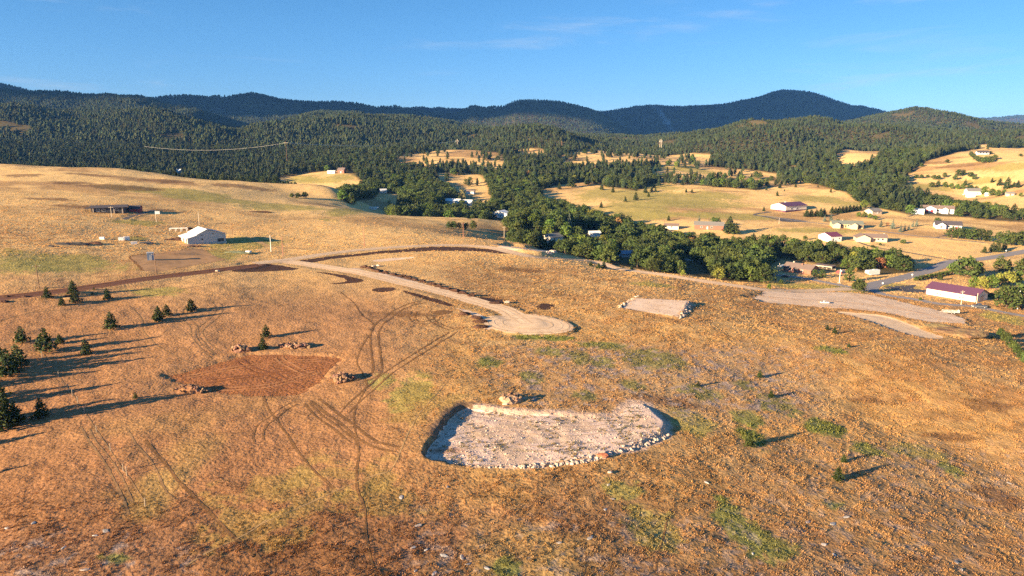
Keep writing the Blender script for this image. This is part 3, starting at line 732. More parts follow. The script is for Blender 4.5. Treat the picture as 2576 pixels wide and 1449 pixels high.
tracks([a6(0,1000),a6(300,860),a6(600,730),a6(900,600),a6(1200,480),a6(1400,380),a2(1560,1330),a2(1760,1060),a2(1900,900)], 0, 0.26, M_PALE, 8)
tracks([a5(780,0),a5(900,180),a5(1080,460),a5(1200,680),a5(1260,850)], 0, 0.4, M_FAINT, 9)
tracks([a5(860,20),a5(1000,220),a5(1200,510),a5(1300,720)], 0, 0.3, M_FAINT, 10)
tracks([a5(1230,30),a5(1350,190),a5(1470,340),a5(1600,590),a5(1700,690)], 0, 0.35, M_FAINT, 11)
tracks([a5(1400,130),a5(1560,300),a5(1700,490),a5(1900,690),a5(2100,890),a5(2300,1090),a5(2480,1260),a6(0,1180),a6(110,1300)], 0, 0.6, seed=12)
tracks([a5(2580,900),a5(2300,1090),a5(2000,1230),a5(1790,1360)], 0, 0.24, M_PALE, 13)
tracks([a2(1600,190),a2(1590,250),a2(1640,300),a2(1760,290),a2(1850,240)], 1.9, 0.45, seed=14)
tracks([a2(1730,220),a2(1800,290),a2(1900,340),a2(1970,370)], 2.0, 0.45, seed=15)
tracks([a1(1760,310),a1(1740,350),a1(1800,420),a1(1880,500),a1(1900,600),a1(1990,700),a1(2090,810)], 1.9, 0.32, M_FAINT, 16)
tracks([a1(2080,260),a1(2130,300),a1(2120,360),a1(2020,460),a1(1930,540),a1(1960,620),a1(2100,760)], 2.0, 0.34, M_FAINT, 17)
tracks([a1(0,440),a1(300,360),a1(700,330),a1(1100,260),a1(1500,190),a1(1900,110),a1(2300,60)], 0, 0.5, M_FAINT, 18)
tracks([a1(1250,300),a1(1330,360),a1(1380,450),a1(1390,540),a1(1480,640),a1(1650,760),a1(1860,860)], 0, 0.36, M_FAINT, 19)
tracks([a1(420,760),a1(560,960),a1(700,1150),a1(820,1330),a5(940,50),a5(1080,230),a5(1210,430),a5(1400,700)], 0, 0.24, M_FAINT, 20)
tracks([a2(100,1449),a2(90,1380),a2(130,1290),a2(220,1230),a2(330,1140),a2(450,1080)], 1.9, 0.35, seed=21)
tracks([a7(700,400),a7(760,520),a7(800,690)], 0, 0.3, seed=22)
tracks([a7(1660,870),a7(1600,1100),a7(1530,1400)], 0, 0.3, seed=23)
tracks([a7(1260,920),a7(1450,1050),a7(1700,1200)], 0.9, 0.25, mat('track_green', (0.10, 0.10, 0.03), 0.95, var=0.3), 24)

# worn wheel lines on the gravel and the scraped pads
def ruts(line, offs, w, mt, dz, seed):
    P = np.array(line)
    T_ = np.gradient(P, axis=0); T_ /= np.linalg.norm(T_, axis=1)[:, None] + 1e-9
    Nn = np.c_[-T_[:, 1], T_[:, 0]]
    for s in offs:
        k = np.arange(len(P)) * 1.0
        wob = (fbm(k, np.full(len(P), s + seed), 8, 2, 66) - 0.5) * 0.7
        ww = w * (0.5 + 1.0 * fbm(k, np.full(len(P), s * 2 + seed), 5, 2, 67))
        ribbon('wheel_rut', [tuple(p) for p in P + Nn * (s + wob)[:, None]], ww, mt, dz, 2, 0.12, False, seed=seed)
M_RUT = mat('gravel_worn', (0.60, 0.42, 0.265), 0.95, var=0.25, scale=0.9, spec=0.05)
M_RUTL = mat('gravel_fresh', (0.76, 0.56, 0.38), 0.95, var=0.2, scale=0.9, spec=0.05)
M_RUTR = mat('red_rut', (0.24, 0.095, 0.042), 0.95, var=0.3, scale=0.9, spec=0.05)
M_RUTO = mat('red_crest', (0.44, 0.205, 0.09), 0.95, var=0.3, scale=0.9, spec=0.05)
M_RUTD = mat('dirt_rut', (0.17, 0.078, 0.048), 0.95, var=0.3, scale=0.9, spec=0.05)
ruts(L_SPUR, (-2.1, 1.7), 0.6, M_RUT, 0.11, 1); ruts(L_SPUR, (-0.3,), 0.8, M_RUTL, 0.11, 2)
ruts(L_LOOP, (-1.8, 1.8), 0.6, M_RUT, 0.135, 3); ruts(L_LOOP, (0.2,), 0.8, M_RUTL, 0.135, 4)
ruts(L_DIRT, (-2.2, -0.5, 1.4, 2.9), 0.7, M_RUTD, 0.10, 5); ruts(L_DIRT, (3.9,), 0.5, M_RUTO, 0.10, 6)
for k_, pts_ in enumerate([[px(470,948),px(600,925),px(720,912),px(820,905)],[px(520,960),px(640,945),px(740,935),px(810,925)],[px(560,978),px(660,972),px(740,955),px(800,935)],[px(600,905),px(640,930),px(700,950),px(740,975)],[px(700,900),px(730,920),px(770,940)]]):
    ruts(smooth_line(W(pts_), 1.0), (-0.9, 0.9), 0.5, M_RUTR if k_ % 2 else M_RUTO, 0.10, 10 + k_)
M_RUTP = mat('pad_rut', (0.50, 0.36, 0.26), 0.95, var=0.3, scale=1.2, spec=0.05)
for k_, pts_ in enumerate([[a3(420,640),a3(900,560),a3(1400,600),a3(1900,560)],[a3(600,420),a3(1000,480),a3(1500,520),a3(2050,470)],[a3(350,740),a3(800,690),a3(1300,720),a3(1700,690)]]):
    ruts(smooth_line(W(pts_), 0.8), (-0.9, 0.9), 0.3, M_RUTP, 0.09, 20 + k_)
M_RUTY = mat('yard_rut', (0.66, 0.46, 0.31), 0.95, var=0.25, scale=0.7, spec=0.05)
for k_, pts_ in enumerate([[a4(0,95),a4(400,140),a4(900,170),a4(1400,235),a4(1850,330)],[a4(900,85),a4(1200,180),a4(1600,280),a4(1900,355)],[a4(100,120),a4(500,190),a4(900,225),a4(1150,250)]]):
    ruts(smooth_line(W(pts_), 2.0), (-0.9, 0.9), 0.5, M_RUTY, 0.12, 30 + k_)
c_ = np.mean(np.array(BULB), 0)
for k_, f_ in enumerate((0.55, 0.75, 0.9)):
    ruts([(c_[0] + (p[0] - c_[0]) * f_, c_[1] + (p[1] - c_[1]) * f_) for p in BULB], (0.0,), 0.5, M_RUT if k_ != 1 else M_RUTL, 0.14, 40 + k_)

# ------------------------------------------------------------------ mesh collector
class MB:
    def __init__(s): s.v, s.f = [], []
    def add(s, vs, fs):
        b = len(s.v); s.v += [tuple(p) for p in vs]; s.f += [tuple(i + b for i in f) for f in fs]; return s
    def box(s, x0, x1, y0, y1, z0, z1):
        return s.add([(x0,y0,z0),(x1,y0,z0),(x1,y1,z0),(x0,y1,z0),(x0,y0,z1),(x1,y0,z1),(x1,y1,z1),(x0,y1,z1)],
                     [(3,2,1,0),(4,5,6,7),(0,1,5,4),(1,2,6,5),(2,3,7,6),(3,0,4,7)])
    def prism(s, prof, y0, y1):            # closed x-z outline pushed along y
        m = len(prof)
        return s.add([(x, y0, z) for x, z in prof] + [(x, y1, z) for x, z in prof],
                     [tuple(range(m)), tuple(range(2 * m - 1, m - 1, -1))] + [((i + 1) % m, i, i + m, (i + 1) % m + m) for i in range(m)])
    def prismx(s, prof, x0, x1):           # closed y-z outline pushed along x
        m = len(prof)
        return s.add([(x0, y, z) for y, z in prof] + [(x1, y, z) for y, z in prof],
                     [tuple(range(m - 1, -1, -1)), tuple(range(m, 2 * m))] + [(i, (i + 1) % m, (i + 1) % m + m, i + m) for i in range(m)])
    def tube(s, pts, rad, n=8, cap=True):
        pts = [Vector(p) for p in pts]
        rad = [rad] * len(pts) if np.isscalar(rad) else rad
        b = len(s.v)
        for i, p in enumerate(pts):
            d = (pts[min(i + 1, len(pts) - 1)] - pts[max(i - 1, 0)]).normalized()
            a = d.orthogonal().normalized(); c = d.cross(a)
            for k in range(n):
                t = 2 * math.pi * k / n
                s.v.append(tuple(p + (a * math.cos(t) + c * math.sin(t)) * rad[i]))
        for i in range(len(pts) - 1):
            for k in range(n):
                s.f.append((b + i * n + k, b + i * n + (k + 1) % n, b + (i + 1) * n + (k + 1) % n, b + (i + 1) * n + k))
        if cap:
            s.f.append(tuple(b + k for k in range(n - 1, -1, -1))); s.f.append(tuple(b + (len(pts) - 1) * n + k for k in range(n)))
        return s
    def build(s, name, m, parent=None, smooth=False, fix=True):
        o = mesh_obj(name, s.v, s.f, m, parent, smooth)
        if fix:
            bm = bmesh.new(); bm.from_mesh(o.data); bmesh.ops.recalc_face_normals(bm, faces=bm.faces); bm.to_mesh(o.data); bm.free()
        return o

def paint(name, c, rough=0.6, var=0.08, scale=1.5, spec=0.3, **k):
    return mat(name, c, rough, var=var, scale=scale, spec=spec, **k)
M_WHITE = paint('paint_white', (0.80, 0.79, 0.76))
M_CREAM = paint('siding_cream', (0.76, 0.68, 0.56), stretch=(0.2, 0.2, 6))
M_MAROON = paint('roof_maroon', (0.115, 0.048, 0.090), 0.6, var=0.12)
M_MAROON2 = paint('roof_maroon_faded', (0.17, 0.048, 0.082), 0.6, var=0.12)
M_GREYS = paint('steel_grey', (0.46, 0.45, 0.44), 0.5)
M_ROOFW = paint('roof_white_steel', (0.80, 0.79, 0.76), 0.4)
M_SHING = paint('shingle_brown', (0.20, 0.145, 0.125), 0.9, var=0.2)
M_SHINGD = paint('shingle_charcoal', (0.075, 0.065, 0.075), 0.9, var=0.2)
M_SHINGG = paint('shingle_grey', (0.20, 0.185, 0.175), 0.9, var=0.2)
M_GREENR = paint('roof_green_grey', (0.17, 0.185, 0.155), 0.7)
M_BRICK = paint('siding_redbrown', (0.27, 0.12, 0.085), 0.85, var=0.2)
M_BLACKW = paint('siding_black', (0.055, 0.048, 0.045), 0.8, var=0.2)
M_TANW = paint('siding_tan', (0.55, 0.44, 0.33), 0.8)
M_YELL = paint('siding_yellow', (0.66, 0.47, 0.25), 0.8)
M_BLUEW = paint('siding_paleblue', (0.62, 0.63, 0.66), 0.7)
M_REDD = paint('door_red', (0.42, 0.04, 0.05), 0.5)
M_TRIM = paint('trim_white', (0.78, 0.77, 0.74))
M_GLASS = mat('window_glass', (0.03, 0.035, 0.045), 0.08, spec=0.6, var=0.1, scale=3)
M_WOOD = mat('pole_wood', (0.22, 0.13, 0.08), 0.9, var=0.25, scale=3, stretch=(6, 6, 0.5))
M_WOODP = mat('pole_pale', (0.60, 0.50, 0.38), 0.9, var=0.2, scale=3, stretch=(6, 6, 0.5))
M_WOODR = mat('pole_red', (0.36, 0.16, 0.12), 0.9, var=0.2, scale=3)
M_RUBBER = mat('tyre_rubber', (0.025, 0.025, 0.026), 0.9, var=0.2)
M_CONC = mat('concrete', (0.50, 0.46, 0.41), 0.9, var=0.15)
M_DKMET = mat('dark_metal', (0.06, 0.06, 0.065), 0.5, var=0.2)
M_ROCK = mat('limestone_block', (0.54, 0.42, 0.33), 0.9, var=0.35, scale=1.6, bump=0.08, bscale=3, rand=0.22)
M_ROCKR = mat('sandstone_red', (0.42, 0.15, 0.08), 0.9, var=0.25, scale=1.6, bump=0.08, bscale=3)
M_ROCKD = mat('rock_brown', (0.25, 0.145, 0.09), 0.9, var=0.3, scale=1.6, bump=0.08, bscale=3, rand=0.3)

def mpp(p):                                    # metres per pixel of the 1024 frame at a ground point
    return (CP * p.y - SP * (p.z - CAM_H)) / F_PX
SHOW, MARKS = [], []
SITES = []                                     # (x, y, clear radius) kept free of trees

def face_pt(L, Wd, side, t, z):
    if side == 'f': return Vector((t * L / 2, -Wd / 2, z)), Vector((1, 0, 0)), Vector((0, -1, 0))
    if side == 'b': return Vector((t * L / 2, Wd / 2, z)), Vector((-1, 0, 0)), Vector((0, 1, 0))
    if side == 'l': return Vector((-L / 2, -t * Wd / 2, z)), Vector((0, -1, 0)), Vector((-1, 0, 0))
    return Vector((L / 2, t * Wd / 2, z)), Vector((0, 1, 0)), Vector((1, 0, 0))
def panel_on(parent, name, L, Wd, side, t, z, w, h, m, proud=0.05, thick=0.12):
    c, ax, nr = face_pt(L, Wd, side, t, z)
    v = []
    for d in (-thick, proud):
        for sx, sz in ((-1, 0), (1, 0), (1, 1), (-1, 1)):
            v.append(c + ax * sx * w / 2 + Vector((0, 0, sz * h)) + nr * d)
    b = MB().add(v, [(0,1,2,3),(7,6,5,4),(0,4,5,1),(1,5,6,2),(2,6,7,3),(3,7,4,0)])
    return b.build(name, m, parent)
def window_on(parent, L, Wd, side, t, z, w=1.3, h=1.2):
    f = panel_on(parent, 'window', L, Wd, side, t, z, w + 0.24, h + 0.24, M_TRIM, 0.05)
    panel_on(f, 'pane', L, Wd, side, t, z + 0.12, w, h, M_GLASS, 0.085, 0.02)
    return f
def gable_parts(parent, L, Wd, h, rise, wm, rm, over=0.5, x=0.0, y=0.0, turn=False, base=None, deep=1.6):
    # walls with gables at the two ends of L, and a two-slope roof slab
    def tr(p):
        px_, py_, pz_ = p
        if turn: px_, py_ = -py_, px_
        return (px_ + x, py_ + y, pz_)
    w = MB().prismx([(-Wd/2, -deep), (Wd/2, -deep), (Wd/2, h), (0, h + rise), (-Wd/2, h)], -L/2, L/2)
    w.v = [tr(p) for p in w.v]
    wo = w.build('wall', wm, parent)
    k = rise / (Wd / 2)
    r = MB().prismx([(-Wd/2 - over, h - over * k), (0, h + rise), (Wd/2 + over, h - over * k), (Wd/2 + over, h - over * k + 0.22), (0, h + rise + 0.24), (-Wd/2 - over, h - over * k + 0.22)], -L/2 - over, L/2 + over)
    r.v = [(p[0], p[1], p[2] + 0.03) for p in r.v]
    r.v = [tr(p) for p in r.v]
    ro = r.build('roof', rm, parent)
    return wo, ro
def house(name, label, p, a, L, Wd, h, rise, wm, rm, wins=(), doors=(), chim=(), cat='house', over=0.5, group=None, clear=None, show=0.45):
    g = hit(p) if not isinstance(p, Vector) else p
    SHOW.append((g.x, g.y, g.z, max(L, Wd) * 0.5, h + rise, show)); MARKS.append((g.x, g.y, label))
    t = thing(name, label, cat, g, R(a), group)
    SITES.append((g.x, g.y, clear or max(L, Wd) * 0.62))
    wo, ro = gable_parts(t, L, Wd, h, rise, wm, rm, over)
    for w in wins: window_on(t, L, Wd, *w)
    for side, tt, w, hh, m, nm in doors: panel_on(t, nm, L, Wd, side, tt, 0.0, w, hh, m, 0.06)
    for (cx, cy_, ch, cm) in chim:
        MB().box(cx - 0.35, cx + 0.35, cy_ - 0.35, cy_ + 0.35, h, h + rise + ch).build('chimney', cm, ro)
    return t

# grey metal shed on the left hill -------------------------------------------------
g = hit(z5(1970, 540)); g.z += 0.2
SHED = g
t = thing('metal_shed', 'grey metal shed with stepped white roof on the golden hillside', 'shed', g, R(40))
SITES.append((g.x, g.y, 20))
prof = [(-9,-2),(9,-2),(9,3.7),(0.2,6.5),(-4.6,4.3),(-4.6,3.85),(-9,2.75)]
MB().prism(prof, -7.5, 6.5).build('wall', M_GREYS, t)
def slab(q, y0, y1, th=0.2):
    return MB().prism(q + [(x, z + th) for x, z in reversed(q)], y0, y1)
slab([(-9.6,2.66),(-4.4,3.95)], -8, 7).build('roof', M_ROOFW, t)
slab([(-5.1,4.12),(0.2,6.56)], -8, 7).build('roof', M_ROOFW, t)
slab([(0.2,6.56),(9.5,3.6)], -8, 7).build('roof', M_GREYS, t)
for i in range(6):
    MB().box(-9.14, -8.98, -7.45 + i * 2.65, -7.05 + i * 2.65, -1, 2.7).build('column', M_TRIM, t)
for i in range(5):
    MB().box(-9.05, -8.97, -6.9 + i * 2.65, -4.9 + i * 2.65, 0.1, 2.4).build('open_bay', M_TANW if i % 2 else M_DKMET, t)
for x, z, w, h in [(-2.4,3.6,1.0,0.5),(3.0,3.9,1.0,0.5),(-2.3,1.4,0.9,1.0)]:
    f = MB().box(x - w/2 - 0.1, x + w/2 + 0.1, -7.56, -7.4, z - 0.1, z + h + 0.1).build('window', M_TRIM, t)
    MB().box(x - w/2, x + w/2, -7.6, -7.5, z, z + h).build('pane', M_GLASS, f)
MB().box(4.9, 8.0, -7.57, -7.4, -0.3, 1.6).build('door', M_DKMET, t)
MB().box(-9.2, 9.2, -7.9, -7.52, -2, 0.0).build('foundation', M_CONC, t)

# low black house with its trailer, tank and red shed ------------------------------
g = hit(z5(1068, 256)); a_ = 24
t = house('black_house', 'long low black house with overhanging dark roof on the far left hill', g, a_, 18, 8, 3.1, 0.9, M_BLACKW, M_SHINGD,
          wins=[('f',-0.62,0.9,1.6,1.2),('f',-0.3,0.9,1.6,1.2),('f',0.45,0.9,1.4,1.2)], doors=[('f',0.08,2.4,2.4,M_DKMET,'door'),('f',0.75,2.6,2.4,M_DKMET,'garage_door')], chim=[(-6.5,1,0.4,M_DKMET)], over=0.9, clear=22)
for x in (-8.0, 2.6, 7.0):
    MB().box(x - 0.25, x + 0.25, -4.3, -4.02, -1, 3.0).build('pilaster', M_TANW, t)
MB().box(-12.2, -9.92, -3.6, 3.2, 2.7, 2.95).build('porch_roof', M_SHINGD, t)
for y in (-3.3, 2.9): MB().box(-12.0, -11.8, y, y + 0.2, -1, 2.7).build('porch_post', M_BLACKW, t)
def gambrel(name, label, p, a, L, Wd, wm, rm, cat='shed', h=1.9):
    g = hit(p); t = thing(name, label, cat, g, R(a)); SITES.append((g.x, g.y, 6))
    pr = [(-Wd/2,-1),(Wd/2,-1),(Wd/2,h),(Wd*0.36,h+Wd*0.26),(0,h+Wd*0.42),(-Wd*0.36,h+Wd*0.26),(-Wd/2,h)]
    MB().prismx(pr, -L/2, L/2).build('wall', wm, t)
    up = [(-Wd/2-0.2,h-0.1),(-Wd*0.36,h+Wd*0.27),(0,h+Wd*0.44),(Wd*0.36,h+Wd*0.27),(Wd/2+0.2,h-0.1)]
    MB().prismx(up + [(y * 1.04, z + 0.15) for y, z in reversed(up)], -L/2-0.2, L/2+0.2).build('roof', rm, t)
    panel_on(t, 'door', L, Wd, 'l', 0, 0, 1.4, 1.9, M_TRIM, 0.05)
    return t
gambrel('red_shed', 'small red barn shed with dark roof right of the black house', z5(1318,252), 10, 6.4, 4.4, paint('siding_barnred', (0.40,0.07,0.055), 0.8), M_SHINGD)

def wheel(parent, x, y, r, w, nm='wheel'):
    o = MB().tube([(x, y - w/2, r), (x, y + w/2, r)], r, 12).build(nm, M_RUBBER, parent)
    MB().tube([(x, y - w/2 - 0.02, r), (x, y + w/2 + 0.02, r)], r * 0.55, 8).build('rim', M_GREYS, o)
def pickup(label, p, a, body, cat='pickup truck', clear=0):
    g = hit(p); t = thing('pickup_truck', label, cat, g, R(a))
    b = MB().prism([(-2.8,0.45),(2.7,0.45),(2.75,1.0),(2.6,1.12),(1.1,1.18),(1.1,1.16),(-0.75,1.2),(-0.75,1.2),(-2.8,1.2)], -0.97, 0.97)
    b.build('body', body, t)
    c = MB().prism([(-0.75,1.15),(1.25,1.15),(0.55,1.85),(-0.6,1.88)], -0.86, 0.86).build('cab', body, t)
    MB().prism([(-0.7,1.22),(1.1,1.22),(0.5,1.78),(-0.58,1.80)], -0.885, 0.885).build('side_glass', M_GLASS, c)
    MB().add([(1.2,-0.75,1.24),(1.2,0.75,1.24),(0.62,0.7,1.83),(0.62,-0.7,1.83),(1.235,-0.75,1.22),(1.235,0.75,1.22),(0.66,0.7,1.81),(0.66,-0.7,1.81)],[(0,1,2,3),(7,6,5,4),(0,4,5,1),(1,5,6,2),(2,6,7,3),(3,7,4,0)]).build('windscreen', M_GLASS, c)
    MB().box(-2.72, -0.85, -0.8, 0.8, 1.06, 1.215).build('bed', M_DKMET, t)
    MB().box(2.68, 2.82, -0.9, 0.9, 0.45, 0.7).build('bumper', M_GREYS, t)
    for y in (-0.7, 0.7): MB().box(2.7, 2.78, y - 0.18, y + 0.18, 0.78, 0.98).build('headlight', M_TRIM, t)
    for x in (-1.75, 1.75):
        for y in (-0.88, 0.88): wheel(t, x, y, 0.4, 0.26)
    return t
def camper(label, p, a, s=1.0, name='camper_trailer'):
    g = hit(p); t = thing(name, label, 'trailer', g, R(a)); t.scale = (s, s, s); SITES.append((g.x, g.y, 6))
    MB().prism([(-4.2,0.6),(2.6,0.6),(2.9,1.3),(4.6,1.5),(4.9,2.0),(4.7,3.0),(4.2,3.3),(-4.1,3.3),(-4.3,3.0)], -1.2, 1.2).build('body', M_WHITE, t)
    for x, w in ((-3.0,1.2),(-0.4,1.4),(1.7,0.8),(3.7,0.9)):
        f = MB().box(x - w/2 - 0.06, x + w/2 + 0.06, -1.235, -1.1, 1.84, 2.66).build('window', M_TRIM, t)
        MB().box(x - w/2, x + w/2, -1.25, -1.12, 1.9, 2.6).build('pane', M_GLASS, f)
    MB().box(0.6, 1.25, -1.245, -1.1, 0.75, 2.75).build('door', M_TRIM, t)
    MB().box(-4.1, 4.2, -1.222, -1.1, 1.2, 1.5).build('stripe', M_DKMET, t)
    MB().box(-1.0, -0.1, -0.4, 0.4, 3.3, 3.55).build('air_conditioner', M_WHITE, t)
    for x in (-1.6, -0.7):
        for y in (-1.0, 1.0): wheel(t, x, y, 0.38, 0.24)
    MB().box(3.4, 3.6, -0.1, 0.1, 0.0, 1.45).build('jack', M_DKMET, t)
    return t
M_WPAINT = mat('car_white', (0.72, 0.72, 0.72), 0.25, spec=0.5, var=0.05)
M_GPAINT = mat('car_grey', (0.10, 0.11, 0.13), 0.3, spec=0.5, var=0.1)
pickup('small white truck standing alone on the pink gravel yard', z8(640,1142), -8, M_WPAINT).scale = (0.62, 0.62, 0.62)
pickup('dark grey pickup truck parked by the maroon-roofed shed', z8(2140,1185), 170, M_GPAINT)
camper('white camper parked beside the trees near the road bend', z8(1105,870), -158, 1.0)
camper('white camper in the shaded clearing at the foot of the wooded hill', z2(1212,1300), 4, 0.9)
camper('white camper between the black house and its red shed', z5(1255,248), 12, 0.7)
# dark car under the trees on the lane
def car(label, p, a, m):
    g = hit(p); t = thing('car', label, 'car', g, R(a))
    b = MB().prism([(-2.2,0.35),(2.2,0.35),(2.25,0.75),(1.2,0.95),(0.5,1.42),(-1.2,1.45),(-2.0,0.98),(-2.25,0.85)], -0.88, 0.88).build('body', m, t)
    MB().prism([(1.0,0.98),(0.45,1.36),(-1.15,1.39),(-1.75,1.0)], -0.895, 0.895).build('side_glass', M_GLASS, b)
    MB().box(2.2, 2.28, -0.8, 0.8, 0.4, 0.6).build('bumper', m, t)
    for x in (-1.35, 1.4):
        for y in (-0.8, 0.8): wheel(t, x, y, 0.33, 0.2)
car('dark car in the shade on the lane before the brown house', z8(258,888), -12, mat('car_black', (0.02,0.02,0.025), 0.3, spec=0.5))
car('white car by the shaded yard among the valley trees', z7(585,408), 20, M_WPAINT)
car('silver car parked at the white farmhouse below the right hill', z8(2000,92), 10, M_WPAINT)
car('dark car beside the green-roofed ranch house', z8(1000,368), 25, M_GPAINT)
# flat trailer on the verge
g = hit(z8(1862,1238)); t = thing('flatbed_trailer', 'empty white flatbed trailer with rails left on the grass verge', 'trailer', g, R(-14))
MB().box(-3.0, 3.0, -1.05, 1.05, 0.62, 0.74).build('deck', M_DKMET, t)
for y in (-1.1, 1.05): MB().box(-3.0, 3.0, y, y + 0.06, 0.62, 0.80).build('side_rail', M_WHITE, t)
for y in (-1.1, 1.05): MB().box(-3.0, 3.0, y, y + 0.06, 1.12, 1.2).build('top_rail', M_WHITE, t)
for y in (-1.1, 1.05):
    for x in (-2.95, -1.0, 1.0, 2.9): MB().box(x, x + 0.07, y, y + 0.06, 0.8, 1.12).build('stake', M_WHITE, t)
MB().box(2.98, 3.05, -1.0, 1.0, 0.7, 1.7).build('tail_gate', M_GREYS, t)
MB().tube([(-3.0, -0.8, 0.6), (-4.4, 0, 0.55), (-3.0, 0.8, 0.6)], 0.06, 6).build('drawbar', M_WHITE, t)
for x in (0.0, 0.95):
    for y in (-1.2, 1.2): wheel(t, x, y, 0.36, 0.22)

# maroon-roofed shed with painted base, right foreground ---------------------------
g = hit(z8(1915,1085)); g.z -= 0.1
t = house('long_shed', 'long cream shed with maroon roof and maroon base band by the lane', g, -56, 22, 11.5, 3.6, 2.3, M_CREAM, M_MAROON, cat='shed', over=0.6, clear=15,
          doors=[('r',0.0,3.2,3.0,M_TANW,'overhead_door')])
MB().box(-11.06, 11.06, -5.82, 5.82, -1.5, 0.55).build('base_band', M_MAROON, t)
for cx in (-5.2, 4.6):                                        # two rows of small louvres
    for dx in (-0.85, -0.28, 0.28, 0.85):
        w = 0.26 if abs(dx) > 0.5 else 0.2
        MB().box(cx + dx - w, cx + dx + w, -5.83, -5.7, 1.35 if abs(dx) > 0.5 else 1.5, 2.05 if abs(dx) > 0.5 else 1.85).build('louvre', M_DKMET, t)
for x in (-11.03, 11.03): MB().box(x - 0.12, x + 0.12, -5.9, -5.6, 0.5, 3.5).build('corner_trim', M_MAROON, t)
# maroon barn on the meadow
g = hit(z8(290,232))
t = house('pole_barn', 'big cream barn with maroon roof standing alone on the far meadow', g, 28, 29, 18, 4.6, 2.6, M_CREAM, M_MAROON, cat='barn', over=0.7, clear=26,
          wins=[('f',0.1,1.2,1.4,1.2),('f',-0.45,1.2,1.4,1.2)], doors=[('f',-0.15,1.1,2.2,M_TRIM,'door'),('f',-0.02,1.1,2.2,M_TRIM,'door'),('l',0.2,4.2,3.6,M_CREAM,'overhead_door')])
for x in (-5.5, -4.2): MB().box(x - 0.4, x + 0.4, -0.4, 0.4, 7.0, 7.9).build('roof_vent', M_TRIM, t)
MB().box(-14.6, 14.6, -9.07, 9.07, -1.6, 0.6).build('base_band', M_MAROON, t)
house('small_shed', 'white two-door shed with wine-red roof below the long lane', z8(690,528), 20, 11, 12, 3.8, 2.2, M_WHITE, M_MAROON2, cat='shed', over=0.5, clear=12,
      wins=[('f',0.55,1.4,1.1,0.9)], doors=[('f',-0.5,1.1,2.2,M_DKMET,'door'),('l',0.0,4.0,3.0,M_TRIM,'overhead_door')])
# brown house with porch, chimneys, carport
g = hit(z8(405,838))
t = house('brown_house', 'red-brown house with low roof and porch beside the lane junction', g, -46, 16, 9.5, 3.0, 2.0, M_BRICK, M_SHING, clear=15, over=0.7,
          wins=[('f',-0.55,1.0,1.8,1.4),('f',-0.12,1.0,1.8,1.4),('r',0.2,1.0,1.2,1.1),('f',0.35,1.0,1.2,1.0)], doors=[('f',0.62,1.0,2.1,M_WOOD,'door')],
          chim=[(-4.5,0.6,0.9,M_TANW),(1.5,-1.4,0.6,M_BRICK)])
MB().box(-12.2, -8.05, -4.2, 3.0, 2.55, 2.75).build('porch_roof', M_GREYS, t)
for x in (-12.0, -10.2, -8.5): MB().box(x, x + 0.15, -4.1, -3.95, -1, 2.55).build('porch_post', M_DKMET, t)
MB().box(1.5, 7.0, -7.0, -4.8, -0.6, 0.35).build('deck', M_WOODR, t)
g2 = hit(z8(640,815)); t = thing('carport', 'brown open carport right of the red-brown house', 'carport', g2, R(-46)); SITES.append((g2.x, g2.y, 7))
MB().box(-5.5, 5.5, -3.2, 3.2, 2.75, 3.0).build('roof', M_SHING, t)
MB().box(-5.4, 5.4, -3.25, -3.05, 2.35, 2.74).build('beam', M_WOODP, t)
for x in (-5.2, 0.0, 5.0):
    for y in (-3.1, 2.9): MB().box(x, x + 0.2, y, y + 0.2, -1, 2.74).build('post', M_WOODP, t)
MB().box(-5.4, 5.4, 3.0, 3.15, -1, 2.74).build('back_wall', M_BLACKW, t)
# striped hoop shed
g2 = hit(z8(800,848)); t = thing('hoop_shed', 'low striped hoop shed with red end behind the flagpole', 'shed', g2, R(40)); t.scale = (0.8, 0.8, 0.8); SITES.append((g2.x, g2.y, 6))
arc = [(2.2 * math.cos(k * math.pi / 10), 2.3 * math.sin(k * math.pi / 10)) for k in range(11)]
MB().prismx([(y * 0.98, z * 0.98) for y, z in arc], -3.5, 3.5).build('cover', M_TRIM, t)
for i in range(8):
    MB().prismx(arc + [(y * 1.03, z * 1.03) for y, z in reversed(arc)], -3.45 + i * 0.95, -3.05 + i * 0.95).build('stripe', M_SHING, t)
MB().prismx([(y * 0.99, z * 0.99) for y, z in arc], -3.62, -3.5).build('end_panel', M_REDD, t)
# flagpole / white mast by the lane
g2 = hit(z8(782,945)); t = thing('flagpole', 'tall white pole on a concrete foot beside the lane', 'pole', g2)
MB().tube([(0,0,0),(0,0,7.6)], [0.16,0.1], 8).build('shaft', M_WHITE, t)
MB().box(-0.8, 0.8, -0.4, 0.4, -0.3, 0.25).build('foot', M_CONC, t)
MB().add([(0.08,0,7.2),(0.9,0.05,6.9),(0.85,0.1,6.2),(0.08,0,6.3),(0.08,0.03,7.2),(0.9,0.08,6.9),(0.85,0.13,6.2),(0.08,0.03,6.3)],[(0,1,2,3),(7,6,5,4),(0,4,5,1),(1,5,6,2),(2,6,7,3),(3,7,4,0)]).build('flag', M_TRIM, t)

